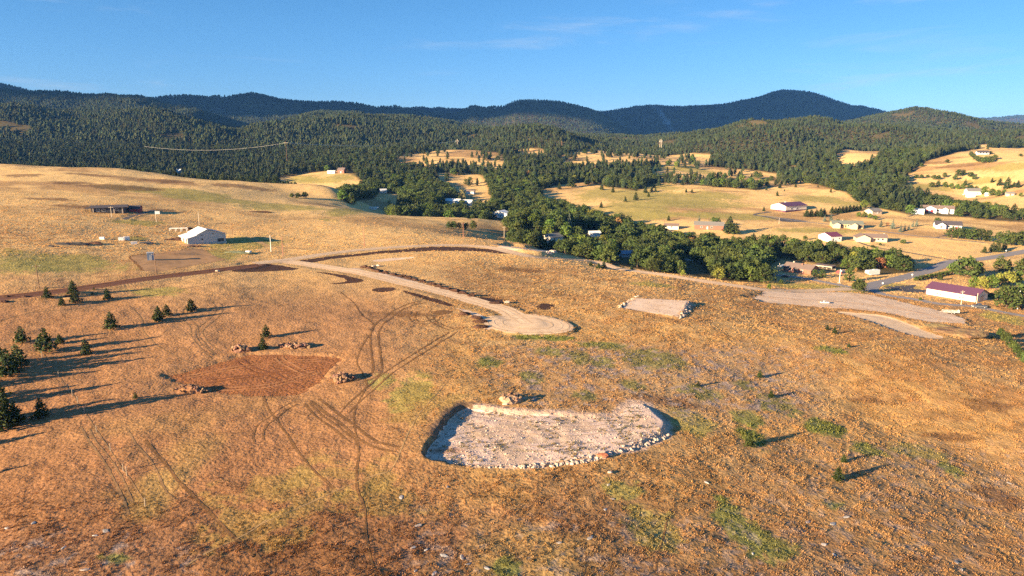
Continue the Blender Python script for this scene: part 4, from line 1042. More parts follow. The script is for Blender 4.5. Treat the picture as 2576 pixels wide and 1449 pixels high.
# houses on the valley meadow ------------------------------------------------------
g = hit(z8(850,400))
t = house('ranch_house', 'yellow ranch house with long green-grey roof and front gables', g, -14, 24, 10, 3.0, 2.2, M_YELL, M_GREENR, clear=16, over=0.6,
          wins=[('f',-0.35,1.0,1.4,1.2),('f',0.05,1.0,1.4,1.2)], doors=[('f',0.85,3.0,2.4,M_DKMET,'garage_door'),('f',-0.12,1.1,2.1,M_DKMET,'door')], chim=[(-3,1.5,0.6,M_TANW)])
gable_parts(t, 5.0, 5.6, 2.9, 1.6, M_TANW, M_GREENR, 0.4, x=-9.2, y=-6.4, turn=True)
gable_parts(t, 5.0, 5.2, 2.8, 1.5, M_TANW, M_GREENR, 0.4, x=4.2, y=-6.4, turn=True)
house('tan_cottage', 'small tan cottage with grey roof behind the ranch house', z8(1110,272), 22, 12, 9, 3.0, 2.0, M_TANW, M_SHINGG, wins=[('f',-0.3,1.0,1.2,1.1),('f',0.35,1.0,1.2,1.1)], doors=[('f',0.0,1.0,2.1,M_TRIM,'door')], clear=9)
g = hit(z8(1725,252))
t = house('white_house', 'white house with brown roof and red garage doors in the meadow', g, -26, 28, 10, 3.4, 2.6, M_WHITE, M_SHING, clear=20, over=0.6,
          wins=[('f',0.05,1.1,1.8,1.1),('f',0.7,1.0,1.2,1.2),('f',0.9,1.0,1.2,1.2)], doors=[('f',0.25,1.1,2.1,M_TRIM,'door')], chim=[(2,1,0.6,M_TANW)])
gable_parts(t, 6.0, 11, 3.4, 2.6, M_WHITE, M_SHING, 0.5, x=-6.5, y=-6.6, turn=True)
gable_parts(t, 4.0, 5.4, 3.2, 1.7, M_WHITE, M_SHING, 0.4, x=6.2, y=-6.0, turn=True)
for x in (-9.0, -4.6): MB().box(x - 1.3, x + 1.3, -9.68, -9.5, 0, 2.4).build('garage_door', M_REDD, t)
f = MB().box(5.5, 6.9, -8.06, -7.9, 1.0, 2.3).build('window', M_TRIM, t); MB().box(5.65, 6.75, -8.1, -8.0, 1.12, 2.18).build('pane', M_GLASS, f)
g = hit(z8(1525,268)); t = thing('flat_garage', 'plain white flat-roofed garage left of the white house', 'garage', g, R(-26)); SITES.append((g.x, g.y, 9))
MB().box(-6.5, 6.5, -4, 4, -1.5, 4.3).build('wall', M_WHITE, t); MB().box(-6.8, 6.8, -4.3, 4.3, 4.32, 4.55).build('roof', M_TRIM, t)
panel_on(t, 'overhead_door', 13, 8, 'l', 0, 0, 3.6, 3.2, M_TANW, 0.06); panel_on(t, 'door', 13, 8, 'f', 0.6, 0, 1.1, 2.1, M_GREYS, 0.06)
g = hit(z8(1830,412))
t = house('pale_house', 'pale blue house with black roof and gabled bay behind round oaks', g, -20, 19, 9, 3.2, 2.6, M_BLUEW, M_SHINGD, clear=13, over=0.6,
          wins=[('f',0.0,1.1,1.6,1.2),('f',0.35,1.1,1.2,1.2)], doors=[('f',0.62,1.0,2.1,M_REDD,'door')])
gable_parts(t, 4.6, 6.6, 3.2, 2.1, M_BLUEW, M_SHINGD, 0.5, x=-6.0, y=-5.6, turn=True)
f = MB().box(-7.0, -5.0, -7.96, -7.8, 0.9, 2.5).build('window', M_TRIM, t); MB().box(-6.85, -5.15, -8.0, -7.9, 1.05, 2.35).build('pane', M_GLASS, f)
MB().box(-9.3, 8, -9.4, -7.98, -1.0, 0.15).build('deck', M_WOODR, t)
g = hit(z8(1125,532))
t = house('tan_house', 'tan house with bent brown-grey roof below the barn lane', g, -16, 15, 9.5, 2.9, 2.2, M_TANW, M_SHING, clear=15, over=0.6,
          wins=[('f',0.2,1.0,1.6,1.2),('f',0.6,1.0,1.4,1.2)], doors=[('f',-0.1,1.0,2.1,M_DKMET,'door')], chim=[(6.2,1.2,0.5,M_CONC)])
gable_parts(t, 12, 9.5, 2.9, 2.2, M_TANW, M_SHING, 0.5, x=-9.5, y=-3.2, turn=True)
house('farmhouse', 'white farmhouse among trees below the right-hand grass hill', z8(2075,85), -10, 14, 10, 4.0, 3.0, M_WHITE, M_SHINGG, clear=15, wins=[('f',-0.4,1.2,1.2,1.3),('f',0.4,1.2,1.2,1.3)], doors=[('f',0,1.1,2.2,M_REDD,'door')])
house('outbuilding', 'low white outbuilding in front of the white farmhouse', z8(2055,110), -10, 8, 5, 2.6, 1.2, M_WHITE, M_ROOFW, clear=6, cat='shed', doors=[('f',0,2.4,2.1,M_TRIM,'overhead_door')])
house('outbuilding', 'tiny white hut right of the white farmhouse', z8(2222,98), -10, 4.5, 3.5, 2.4, 1.1, M_WHITE, M_ROOFW, clear=5, cat='shed', doors=[('f',0,1.1,1.9,M_TRIM,'door')])
house('old_shed', 'old grey plank shed alone at the right hill foot', z8(2435,95), -20, 7, 5, 2.3, 1.4, M_WOODP, M_SHINGG, clear=6, cat='shed', doors=[('f',0,1.4,1.9,M_WOOD,'door')])
g = hit(z4(2168,760))
t = house('hilltop_house', 'white house with dark roof on the crest of the right hill', g, -12, 14, 8, 3.0, 2.0, M_WHITE, M_SHINGD, clear=7, over=0.7,
          wins=[('f',-0.5,1.2,1.8,1.4),('f',0.0,1.2,1.8,1.4),('f',0.5,1.2,1.8,1.4)], doors=[('f',0.8,1.1,2.2,M_DKMET,'door')])
MB().box(-7.2, 7.2, -5.6, -4.02, -0.2, 0.3).build('deck', M_WOOD, t)
# houses half hidden in the valley woods
g = hit(z2(905,938))
t = house('red_house', 'tall red-brown house at the edge of the green lawn', g, -10, 9, 8, 4.2, 2.4, M_BRICK, M_SHING, clear=10, wins=[('f',-0.4,1.2,1.3,1.3),('f',0.4,1.2,1.3,1.3),('f',0.3,3.1,1.2,0.9)], doors=[('f',0,1.1,2.2,M_TRIM,'door')], chim=[(1,1,0.8,M_BRICK)])
house('white_cabin', 'white cabin left of the tall red-brown house', z2(805,942), -8, 10, 5, 2.6, 1.0, M_WHITE, M_ROOFW, clear=12, wins=[('f',-0.4,1.0,1.2,1.0),('f',0.3,1.0,1.2,1.0)], doors=[('f',0,1.0,2.0,M_DKMET,'door')])
house('valley_house', 'long white-roofed house half hidden by trees under the tan slope', z2(1990,1240), -28, 17, 9, 3.4, 2.0, M_WHITE, M_ROOFW, clear=10, wins=[('f',-0.3,1.0,1.2,1.0),('f',0.4,1.0,1.2,1.0)])
house('valley_house', 'small blue-white roofed house right of the long white-roofed one', z2(2128,1245), -20, 10, 7, 3.2, 1.6, M_BLUEW, M_ROOFW, clear=7, wins=[('f',0,1.0,1.2,1.0)])
t = house('white_metal_house', 'white gabled metal house with pale steel roof above the near oaks', z2(2450,1368), 58, 10, 19, 3.8, 2.6, M_WHITE, M_ROOFW, clear=14, wins=[('l',0.3,1.2,1.2,1.2)], doors=[('l',-0.3,3.0,2.6,M_DKMET,'garage_door')])
house('storage_shed', 'white storage shed in the gap of the valley trees', z7(938,492), 14, 8, 5, 2.7, 1.3, M_WHITE, M_ROOFW, clear=8, cat='shed', doors=[('f',0,1.8,2.0,M_TRIM,'overhead_door')])
house('lodge', 'low dark-roofed lodge with pale gable in the valley trees', z7(535,530), 40, 12, 8, 2.8, 2.0, M_CREAM, M_SHINGG, clear=9, wins=[('f',-0.3,1.0,1.2,1.1)], doors=[('l',0,1.0,2.0,M_DKMET,'door')])
house('grey_roof_house', 'long grey-roofed house with red-brown walls at the far side of the oaks', z7(2050,415), -16, 23, 10, 3.2, 2.4, M_BRICK, M_SHINGG, clear=13, wins=[('f',-0.5,1.0,1.4,1.2),('f',0.2,1.0,1.4,1.2)], doors=[('f',-0.1,1.0,2.1,M_TRIM,'door')])
house('blue_shed', 'blue-grey shed in deep shade under the near oaks', z7(1255,690), 12, 9, 6, 2.6, 1.4, M_BLUEW, mat('roof_blue', (0.22,0.29,0.40), 0.5, var=0.1), clear=5, cat='shed', doors=[('f',0.2,2.0,2.0,M_TRIM,'overhead_door')])
house('tan_slope_house', 'small white hut on the bare tan slope above the valley', z2(2155,1140), -15, 9, 6, 2.8, 1.5, M_WHITE, M_SHING, clear=7, cat='hut', wins=[('f',0,1.0,1.2,1.0)])
house('pink_house', 'low pale house beside the single spruce in the meadow edge', z7(1690,415), -15, 11, 7, 2.6, 1.5, M_CREAM, M_SHING, clear=7, wins=[('f',0,1.0,1.2,1.0)])
house('valley_hut', 'white-roofed hut deep in the trees under the wooded slope', z2(1305,1130), 30, 7, 5, 2.6, 1.6, M_WHITE, M_ROOFW, clear=6, cat='hut', doors=[('f',0,1.0,1.9,M_DKMET,'door')])
house('valley_hut', 'pale roof peeking out of the pines above the left field', z1(1740,945), -30, 9, 6, 3.4, 2.6, M_GREYS, M_ROOFW, clear=6, cat='hut', doors=[('f',0,1.0,1.9,M_DKMET,'door')])
# small grey-blue toilet cabin in the fenced yard
g = hit(z5(1465,720)); t = thing('utility_cabin', 'blue-grey utility cabin in the bare fenced yard', 'cabin', g, R(28))
MB().box(-1.3, 1.3, -1.1, 1.1, -0.3, 3.0).build('wall', mat('cabin_blue', (0.20,0.27,0.36), 0.6, var=0.1), t)
MB().prism([(-1.4,3.02),(1.4,3.02),(1.3,3.2),(-1.3,3.3)], -1.2, 1.2).build('roof', M_GREYS, t)
MB().box(-0.5, 0.5, -1.15, -1.0, 0, 2.1).build('door', M_GREYS, t)
# white gas tank by the black house
g = hit(z5(1182,252)); t = thing('gas_tank', 'white horizontal gas tank in front of the black house', 'tank', g, R(5))
MB().tube([(-2.2,0,1.0),(-1.9,0,1.0),(1.9,0,1.0),(2.2,0,1.0)], [0.35,0.75,0.75,0.35], 12).build('shell', M_WHITE, t)
for x in (-1.3, 1.3): MB().box(x - 0.15, x + 0.15, -0.6, 0.6, -0.3, 0.5).build('saddle', M_CONC, t)

# scattered farm junk on the left hill ----------------------------------------------
def lump(rng, r, sub=2, jag=0.35, flat=0.8):
    bm = bmesh.new(); bmesh.ops.create_icosphere(bm, subdivisions=sub, radius=1.0)
    ph = [rng.uniform(0, 9) for _ in range(6)]
    for v in bm.verts:
        c = v.co
        k = 1 + jag * (math.sin(c.x * 3.1 + ph[0]) * math.sin(c.y * 2.7 + ph[1]) + 0.5 * math.sin(c.z * 4.3 + ph[2] + c.x * 2)) + rng.uniform(-0.09, 0.09)
        v.co = Vector((c.x * k * r[0], c.y * k * r[1], c.z * k * r[2] * flat))
    me = bpy.data.meshes.new('lump'); bm.to_mesh(me); bm.free()
    return me
rng = random.Random(5)
JUNK = [('scrap_heap', 'dark scrap heap at the left end of the junk row', z5(680,568), (6.5,2.6,1.3), M_BLACKW), ('scrap_heap', 'small dark scrap heap left of all the others', z5(500,590), (1.6,1.2,0.8), M_BLACKW),
        ('scrap_heap', 'brown scrap heap under the white boxes of the junk row', z5(900,562), (5,2,0.9), M_DARK), ('soil_heap', 'dark soil heap beside the open bays of the metal shed', z5(1700,525), (5,2.6,1.3), M_DARK),
        ('scrap_heap', 'long dark heap behind the metal shed', z5(1790,418), (5.5,1.6,0.9), M_DARK), ('scrap_heap', 'grey scrap heap near the fenced yard corner', z5(1430,560), (3,1.6,1.0), M_DKMET),
        ('brush_heap', 'low brush heap in the green weeds below the metal shed', z5(2320,650), (7,2.4,0.9), mat('brush_grey', (0.16,0.17,0.10), 0.95, var=0.4, scale=1.5)),
        ('scrap_heap', 'dark heap on the far field right of the black house', z5(2510,256), (7,2.5,1.0), M_DARK), ('scrap_heap', 'rusty scrap heap beside the metal shed corner', z5(1840,585), (4,1.6,0.9), M_ROCKD)]
for nm, lb, p, r, m in JUNK:
    g = hit(p); o = link(nm, lump(rng, r, 3, 0.3)); o.data.materials.append(m); o.location = g; tag(o, lb, 'heap'); SITES.append((g.x, g.y, 4))
def crate(nm, lb, p, s, m, a):
    g = hit(p); t = thing(nm, lb, 'box', g, R(a))
    MB().box(-s[0]/2, s[0]/2, -s[1]/2, s[1]/2, -0.2, s[2]).build('body', m, t)
    MB().prism([(-s[0]/2-0.08,s[2]+0.02),(s[0]/2+0.08,s[2]+0.02),(s[0]/2,s[2]+0.22),(-s[0]/2,s[2]+0.3)], -s[1]/2-0.08, s[1]/2+0.08).build('lid', m, t)
    for y in (-s[1]/2+0.2, s[1]/2-0.2): MB().box(-s[0]/2-0.05, s[0]/2+0.05, y-0.1, y+0.1, -0.4, 0.12).build('skid', M_WOOD, t)
crate('storage_box', 'white storage box in the junk row, left of the white round one', z5(1178,532), (2.2,1.6,1.3), M_WHITE, 20)
crate('storage_box', 'white storage box furthest left in the junk row', z5(993,520), (2.0,1.4,0.9), M_WHITE, 10)
crate('storage_box', 'white storage box just right of its twin in the junk row', z5(1232,528), (2.2,1.7,1.4), M_WHITE, 40)
crate('storage_box', 'low white box in front of the junk row', z5(1303,566), (2.6,1.4,0.8), M_WHITE, 30)
crate('storage_box', 'white box on the green weeds below the metal shed', z5(2413,655), (2.2,1.5,0.9), M_WHITE, -20)
g = hit(z5(1735,440)); t = thing('pipe_rack', 'white pipe rack behind the metal shed', 'rack', g, R(12))
for y in (-1.2, 1.2):
    MB().box(-4.4, 4.4, y - 0.08, y + 0.08, 1.5, 1.7).build('rail', M_TRIM, t)
    for x in (-4.2, -1.4, 1.4, 4.2): MB().box(x - 0.1, x + 0.1, y - 0.07, y + 0.07, -0.3, 1.5).build('post', M_TRIM, t)
for x in (-4.2, 0, 4.2): MB().box(x - 0.07, x + 0.07, -1.1, 1.1, 1.52, 1.66).build('crossbar', M_TRIM, t)
g = hit(z5(1660,665)); t = thing('stock_gate', 'weathered stock gate by the top of the fenced yard', 'gate', g, R(10))
for z in (0.4, 0.8, 1.2): MB().box(-3.4, 3.4, -0.05, 0.05, z, z + 0.12).build('rail', M_WOOD, t)
for x in (-3.4, -1.2, 1.2, 3.3): MB().box(x, x + 0.14, -0.09, 0.09, -0.3, 1.5).build('post', M_WOOD, t)

# ------------------------------------------------------------------ utility poles, line poles, posts
def pole(label, base, top, m=M_WOOD, arm=True, name='utility_pole', group=None, r=0.17):
    g = hit(base); h = max(3.0, (base[1] - top[1]) * mpp(g))
    t = thing(name, label, 'pole', g, 0.3, group)
    MB().tube([(0,0,-0.5),(0,0,h)], [r, r * 0.65], 8).build('shaft', m, t)
    if arm:
        MB().box(-1.1, 1.1, -0.06, 0.06, h - 0.75, h - 0.6).build('crossarm', m, t)
        for x in (-1.0, 0.0, 1.0): MB().tube([(x,0,h - 0.62),(x,0,h - 0.38)], 0.06, 6).build('insulator', M_TRIM, t)
    return t, g, h
pole('dark wooden utility pole left of the two pines by the dirt road', z5(380,992), z5(352,760))
pole('dark wooden utility pole beside the blue-grey cabin and dirt road', z5(1518,850), z5(1500,650))
pole('pale utility pole in front of the low black house', z5(1085,305), z5(1078,200), M_WOODP)
pole('utility pole behind the white roof of the metal shed', z5(1935,378), z5(1928,250), M_WOODP, False)
pole('dark utility pole standing at the shadow of the metal shed', z5(2257,475), z5(2247,360), M_WOOD)
pole('white pole on the green weeds left of the gravel road', z6(217,640), z6(211,480), M_WHITE, False)
pole('thin brown pole just right of the white one', z6(333,680), z6(327,495), M_WOODR, False)
pole('lone brown utility pole behind the loop road', z6(1123,590), z6(1117,405), M_WOODR, False)
pole('reddish utility pole in front of the small oak clump', z6(2083,515), z6(2078,355), M_WOODR)
pole('grey utility pole at the hill edge before the woods', z7(64,505), z7(68,395), M_WOODP)
pole('utility pole standing up between the valley trees', z7(1192,520), z7(1190,430), M_WOODP)
pole('thin pole at the meadow edge by the single spruce', z7(1616,390), z7(1616,312), M_WOOD)
pole('white pole by the shaded yard in the valley', z7(810,480), z7(810,445), M_WHITE, False)
pole('white lamp pole among the bright green valley trees', z7(545,400), z7(545,345), M_WHITE, False)
pole('pale pole rising from the trees left of the brown house', z7(2208,690), z7(2210,622), M_WOODP, False)
pole('orange-brown pole at the yard of the brown house', z8(195,875), z8(200,750), M_WOODP, False)
pole('dark pole at the lane mouth beside the round green bush', z8(1036,1000), z8(1042,880), M_WOOD, False)
pole('pale pole in front of the long maroon-roofed shed', z8(1965,1155), z8(1985,1015), M_WOODP)
pole('orange pole at the corner of the long maroon-roofed shed', z8(2115,1145), z8(2117,1040), M_WOODP, False)
pole('tall white pole at the right edge by the big oak', z8(2512,1200), z8(2534,1010), M_WHITE, False)
pole('pale pole at the edge of the pines behind the white house', z8(1357,180), z8(1360,120), M_WOODP, False)
pole('pale utility pole with crossarm before the dark pines', z8(1596,135), z8(1597,90), M_WOODP)
pole('short pole at the end of the dark drive strip', z8(197,372), z8(200,310), M_WOODP, False)
pole('tall red lattice-like mast in front of the lit forest', z3(623,690), z3(626,625), M_WOODR, False, r=0.4)
pole('pole on the ridge of the right-hand grass hill', z4(1585,765), z4(1587,718), M_WOODP)
pole('pole on the wooded slope left of the right hill', z4(1378,830), z4(1378,800), M_WOODP)
# meter box on the pole by the black house drive
t, g, h = pole('pale utility pole with a white box by the black house drive', z5(1519,355), z5(1515,240), M_WOODP, False)
MB().box(-0.2, 2.2, -0.5, 0.5, h - 2.0, h - 0.5).build('transformer', M_WHITE, t)
# big transmission poles and their sagging cables
def pylon(label, base, top, n=1):
    g = hit(base); h = (base[1] - top[1]) * mpp(g)
    t = thing('transmission_pole', label, 'pylon', g, R(10))
    w = 3.2
    for s in ((-w/2, w/2) if n == 2 else (0,)):
        MB().tube([(s,0,-1),(s,0,h)], [0.5, 0.34], 8).build('shaft', M_WOODP, t)
    MB().box(-w, w, -0.2, 0.2, h * 0.84, h * 0.84 + 0.45).build('crossarm', M_WOODP, t)
    for x in (-w + 0.4, 0, w - 0.4): MB().tube([(x,0,h * 0.84),(x,0,h * 0.84 - 2)], 0.25, 6).build('insulator', M_TRIM, t)
    return g, h
gA, hA = pylon('pale transmission pole on the bare knoll in the middle distance', z2(2025,712), z2(2024,612))
gB, hB = pylon('pair of pale transmission poles at the right end of the tan ridge', z3(1582,712), z3(1583,612), 2)
def on_ray(p, y):
    t_, s_ = ray(*p); return Vector((t_ * y, y, CAM_H + s_ * y))
C_ = on_ray(z2(360, 645), 1010); gC = Vector((C_.x, C_.y, float(tz(C_.x, C_.y)))); hC = C_.z - gC.z + 3
tC = thing('transmission_pole', 'far transmission pole at the left in the pine forest', 'pylon', gC, R(10))
MB().tube([(0,0,-1),(0,0,hC)], [0.3, 0.2], 8).build('shaft', M_WOOD, tC)
MB().box(-3.2, 3.2, -0.2, 0.2, hC - 3.2, hC - 2.75).build('crossarm', M_WOODP, tC)
def cable(label, A, B, sag, r=0.13):
    pts = [A.lerp(B, i / 24) - Vector((0, 0, sag * 4 * (i / 24) * (1 - i / 24))) for i in range(25)]
    o = MB().tube([p - A for p in pts], r, 5).build('power_cable', mat('cable_bright', (0.78,0.75,0.70), 0.5, spec=0.4, var=0.05), None)
    o.location = A; tag(o, label, 'cable')
A_ = gA + Vector((0, 0, hA * 0.82))
cable('bright power cable sagging across the forest to the knoll pole', C_, A_, 7, 0.18)
D_ = on_ray(z1(1400, 680), 1060)
cable('bright power cable hanging over the left pine valley', D_, C_, 8, 0.07)
# round white signs at the road
def sign(label, p, h=1.3, r=0.42):
    g = hit(p); t = thing('round_sign', label, 'sign', g, R(-20))
    MB().tube([(0,0,-0.3),(0,0,h)], 0.06, 6).build('post', M_GREYS, t)
    MB().tube([(0,-0.09,h + r * 0.6),(0,-0.05,h + r * 0.6)], r, 16).build('disc', M_WHITE, t)
sign('round white sign on the inside of the road bend', z8(1488,888))
sign('round white sign where the road leaves the frame', z8(2400,650))
sign('small round white sign at the junction verge', z8(1203,958), 0.5, 0.4)
# fence posts on the left slope
FENCE = [a1(300,640),a1(410,800),a1(475,905),a1(570,985),a1(665,1125),a1(703,1168),a1(755,1235),a1(820,1335),a5(938,52),a5(1073,232),a5(1198,430),a5(1232,475),a5(1410,770)]
for i, p in enumerate(FENCE):
    g = hit(p); h = 1.5 if i not in (1, 4, 11) else 1.8
    o = MB().tube([(0,0,-0.3),(0.03,0,h)], [0.085,0.075], 7).build('fence_post', mat('post_grey', (0.34,0.27,0.2), 0.9, var=0.2), None); o.location = g
    tag(o, ['wooden fence post nearest the far pines, top of the post line', 'wooden fence post beside the tree shadows, second from the top of the line', 'third wooden fence post from the top of the line', 'fourth wooden fence post from the top of the line',
            'fifth wooden fence post from the top, in a long shadow', 'sixth wooden fence post from the top, just below a shadow', 'wooden fence post at the small gap halfway down the line', 'eighth wooden fence post, under the last pine shadows',
            'wooden fence post fifth from the bottom of the line', 'wooden fence post fourth from the bottom of the line', 'upper one of the pair of posts at the gate', 'lower one of the pair of posts at the gate', 'last wooden fence post at the bottom of the line'][i], 'fence post', 'fence posts on the left slope')
g = hit(a5(1320,395)); t = thing('fallen_branch', 'bleached fallen branch beside the gate posts', 'branch', g, R(25))
MB().tube([(-1.4,0,0.1),(0,0.1,0.35),(1.3,-0.1,0.6)], [0.07,0.08,0.04], 6).build('stem', M_WOOD, t)
MB().tube([(0.2,0.1,0.6),(0.7,0.7,1.2)], [0.05,0.03], 5).build('twig', M_WOOD, t)
# posts of the fenced yard
YARD = [z5(1258,688),z5(1330,672),z5(1420,662),z5(1300,728),z5(1340,770),z5(1385,825),z5(1940,605),z5(1800,625)]
for i, p in enumerate(YARD):
    g = hit(p); o = MB().tube([(0,0,-0.3),(0,0,1.5)], 0.09, 6).build('yard_post', M_WOOD, None); o.location = g
    tag(o, 'short dark post along the edge of the bare fenced yard', 'fence post', 'posts of the bare yard')
ribbon('yard_edge', smooth_line(W([z5(1440,655),z5(1340,672),z5(1258,688),z5(1300,735),z5(1385,825)]), 1.5), 0.9, M_TRACK, 0.05, 2, 0.15, False)
sheet('bare_yard', smooth_line(W([z5(1260,690),z5(1430,670),z5(1620,645),z5(1940,610),z5(2080,680),z5(2180,720),z5(1900,770),z5(1560,830),z5(1400,828),z5(1320,760)]), 2, 0.2, 8, True), mat('bare_tan', (0.40,0.235,0.12), 0.95, var=0.2, scale=0.4, var2=0.2, scale2=2, spec=0.05), 0.03, 1.6)

# ------------------------------------------------------------------ rocks and soil heaps
stones = []
for k in range(9):
    r_ = random.Random(100 + k)
    me_ = lump(r_, (1, 0.85, 0.75), 2, 0.16)
    bm = bmesh.new(); bm.from_mesh(me_)
    for _ in range(5):                                   # knock flats off, as on quarried blocks
        nr = Vector((r_.uniform(-1,1), r_.uniform(-1,1), r_.uniform(-0.6,1))).normalized()
        geom = bm.verts[:] + bm.edges[:] + bm.faces[:]
        res = bmesh.ops.bisect_plane(bm, geom=geom, plane_co=nr * r_.uniform(0.5, 0.72), plane_no=nr, clear_outer=True)
        ed = [e for e in res['geom_cut'] if isinstance(e, bmesh.types.BMEdge)]
        if ed: bmesh.ops.contextual_create(bm, geom=ed)
    bm.to_mesh(me_); bm.free()
    me_.materials.append(M_ROCK); stones.append(me_)
def stone_line(name, label, pts, step, size, rows=1, seed=0, spread=0.5, mt=None, cat='rock edging', drop=0.4):
    ln = smooth_line(W(pts), step)
    P = np.array(ln); g0 = Vector((P[0][0], P[0][1], float(tz(P[0][0], P[0][1]))))
    t = thing(name, label, cat, g0)
    r_ = random.Random(seed)
    for i, (x, y) in enumerate(ln):
        for k in range(rows):
            xx, yy = x + r_.uniform(-spread, spread), y + r_.uniform(-spread, spread)
            s = size * r_.choice((0.45, 0.6, 0.75, 0.9, 1.0, 1.4))
            o = link('stone', r_.choice(stones), t)
            o.location = Vector((xx, yy, float(tz(xx, yy)) + s * (0.55 - drop))) - g0
            o.rotation_euler = (r_.uniform(-.4,.4), r_.uniform(-.4,.4), r_.uniform(0, 6.28))
            o.scale = (s, s * r_.uniform(.75, 1.1), s * r_.uniform(.75, 1.05))
    return t
t1 = stone_line('boulder_edging', 'row of pale boulders along the front edge of the large gravel pad', [a3(1050,885),a3(1300,868),a3(1600,835),a3(1800,790),a3(2000,730),a3(2200,660),a3(2350,605)], 0.40, 0.42, 2, 1, 0.33)
stone_line('boulder_edging', 'smaller pale stones along the left half of the pad front', [a3(260,795),a3(450,845),a3(700,872),a3(900,885),a3(1050,886)], 0.6, 0.24, 1, 2, 0.35)
stone_line('boulder_edging', 'second course of small pale stones above the boulder row', [a3(1500,820),a3(1750,775),a3(1950,715),a3(2150,650),a3(2280,600)], 0.5, 0.26, 1, 7, 0.4)
stone_line('boulder_edging', 'dark shaded boulders on the right bank of the small pad', [z7(1900,1160),z7(1860,1210),z7(1800,1265),z7(1775,1285)], 0.8, 0.5, 2, 3, 0.8)
stone_line('boulder_edging', 'boulders on the left bank of the small pad', [z7(1310,1098),z7(1240,1140),z7(1185,1185)], 0.8, 0.45, 2, 4, 0.6)
stone_line('boulder_edging', 'jumble of boulders at the right end of the pink terrace', [z7(490,655),z7(530,645),z7(580,632)], 1.2, 0.95, 3, 6, 1.2)
stone_line('boulder_edging', 'few pale stones at the back corner of the small pad', [z7(1340,1080),z7(1375,1075)], 1.4, 0.7, 2, 8, 0.5)
g = hit(a3(1770,795)); o = link('red_boulder', stones[2].copy()); o.data.materials.clear(); o.data.materials.append(M_ROCKR)
o.location = g + Vector((0, -0.2, 0.45)); o.scale = (1.35, 0.9, 0.8); tag(o, 'single rust-red boulder in the pale row', 'boulder')
for nm, lb, p, s in [('boulder', 'white boulder right of the line of soil heaps', z6(2508,1140), 1.1), ('boulder', 'pair-leading white boulder at the top of the soil heaps', z6(1215,785), 0.9), ('boulder', 'right white boulder at the top of the soil heaps', z6(1255,780), 0.9),
                     ('boulder', 'white block lying on the debris mound by the large pad', a3(925,345), 0.6), ('boulder', 'white stone in the grass below the large pad', a7(1090,445), 0.5), ('boulder', 'white stone beside the dirt road', z5(2112,832), 0.8)]:
    g = hit(p); o = link(nm, stones[int(g.x) % 9]); o.location = g + Vector((0, 0, s * 0.35)); o.scale = (s * 1.3, s, s * 0.8); tag(o, lb, 'boulder')
grey_stones = []
for s_ in stones[:4]:
    c = s_.copy(); c.materials.clear(); c.materials.append(mat('slab_grey', (0.40,0.36,0.34), 0.9, var=0.3, scale=2, rand=0.25)); grey_stones.append(c)
# grey slabs showing through the grass at the bottom of the view
for i, p in enumerate([a6(1480,680),a6(1930,580),a6(1640,960),a6(1600,1170),a6(1720,1195),a6(1900,1250),a6(2070,1260),a6(2130,1330),a6(1620,1395),a6(2310,1370),a6(1800,1420),a7(590,1125),a7(1080,560),a7(2030,540),a7(1120,700),a7(900,1075),
                       a5(70,985),a5(330,930),a5(620,1170),a5(830,1385),a5(1030,1010),a5(920,1055),a8(845,875),a8(725,940),a8(630,1140),a8(735,1240),a8(480,925),a8(1920,1310),a8(1970,1385),a8(2430,545),a7(1050,800),a7(2480,1230)]):
    g = hit(p); r_ = random.Random(i); s = r_.uniform(0.45, 1.0)
    o = link('stone_slab', grey_stones[i % 4]); o.location = g + Vector((0, 0, 0.02)); o.scale = (s * 0.9, s * 0.5, 0.16); o.rotation_euler = (r_.uniform(-.15,.15), r_.uniform(-.15,.15), r_.uniform(0, 6.3))
    tag(o, 'flat pale stone slab lying in the foreground grass', 'stone', 'flat stones in the foreground grass')
def heap(name, label, p, r, m, seed, stone=None, n=0, sub=3, cat='heap', sz=0.5):
    g = hit(p); r_ = random.Random(seed)
    if stone is None:
        o = link(name, lump(r_, r, sub, 0.2)); o.data.materials.append(m); o.location = g - Vector((0, 0, 0.1)); tag(o, label, cat); return
    t = thing(name, label, cat, g)
    o = link('core', lump(r_, (r[0] * 0.85, r[1] * 0.85, r[2] * 0.8), 3, 0.2), t); o.data.materials.append(m)
    for k in range(n):
        a, q = r_.uniform(0, 6.283), math.sqrt(r_.random())
        x, y = math.cos(a) * q * r[0], math.sin(a) * q * r[1]
        z = r[2] * 0.9 * math.sqrt(max(0, 1 - q * q)) * r_.uniform(0.7, 1.0)
        c = link('rock', stone, t) if not isinstance(stone, list) else link('rock', r_.choice(stone), t)
        s = sz * r_.uniform(0.6, 1.3)
        c.location = (x, y, z); c.scale = (s, s * 0.9, s * 0.8); c.rotation_euler = (r_.uniform(-1,1), r_.uniform(-1,1), r_.uniform(0,6.28))
brown_stones = []
for s_ in stones[:4]:
    c = s_.copy(); c.materials.clear(); c.materials.append(M_ROCKD); brown_stones.append(c)
heap('rock_pile', 'pale rock pile behind the red soil pad', a2(440,535), (4.4,1.6,1.3), M_ROCKD, 1, brown_stones, 46, sz=0.62, cat='rock pile')
heap('rock_pile', 'ragged rock pile at the right corner of the red soil pad', a2(910,855), (2.9,2.2,1.9), M_ROCKD, 2, brown_stones, 46, sz=0.58, cat='rock pile')
heap('rock_pile', 'dark rock pile at the back left of the red soil pad', a1(2340,735), (2.6,1.6,1.7), M_ROCKD, 3, brown_stones, 30, sz=0.7, cat='rock pile')
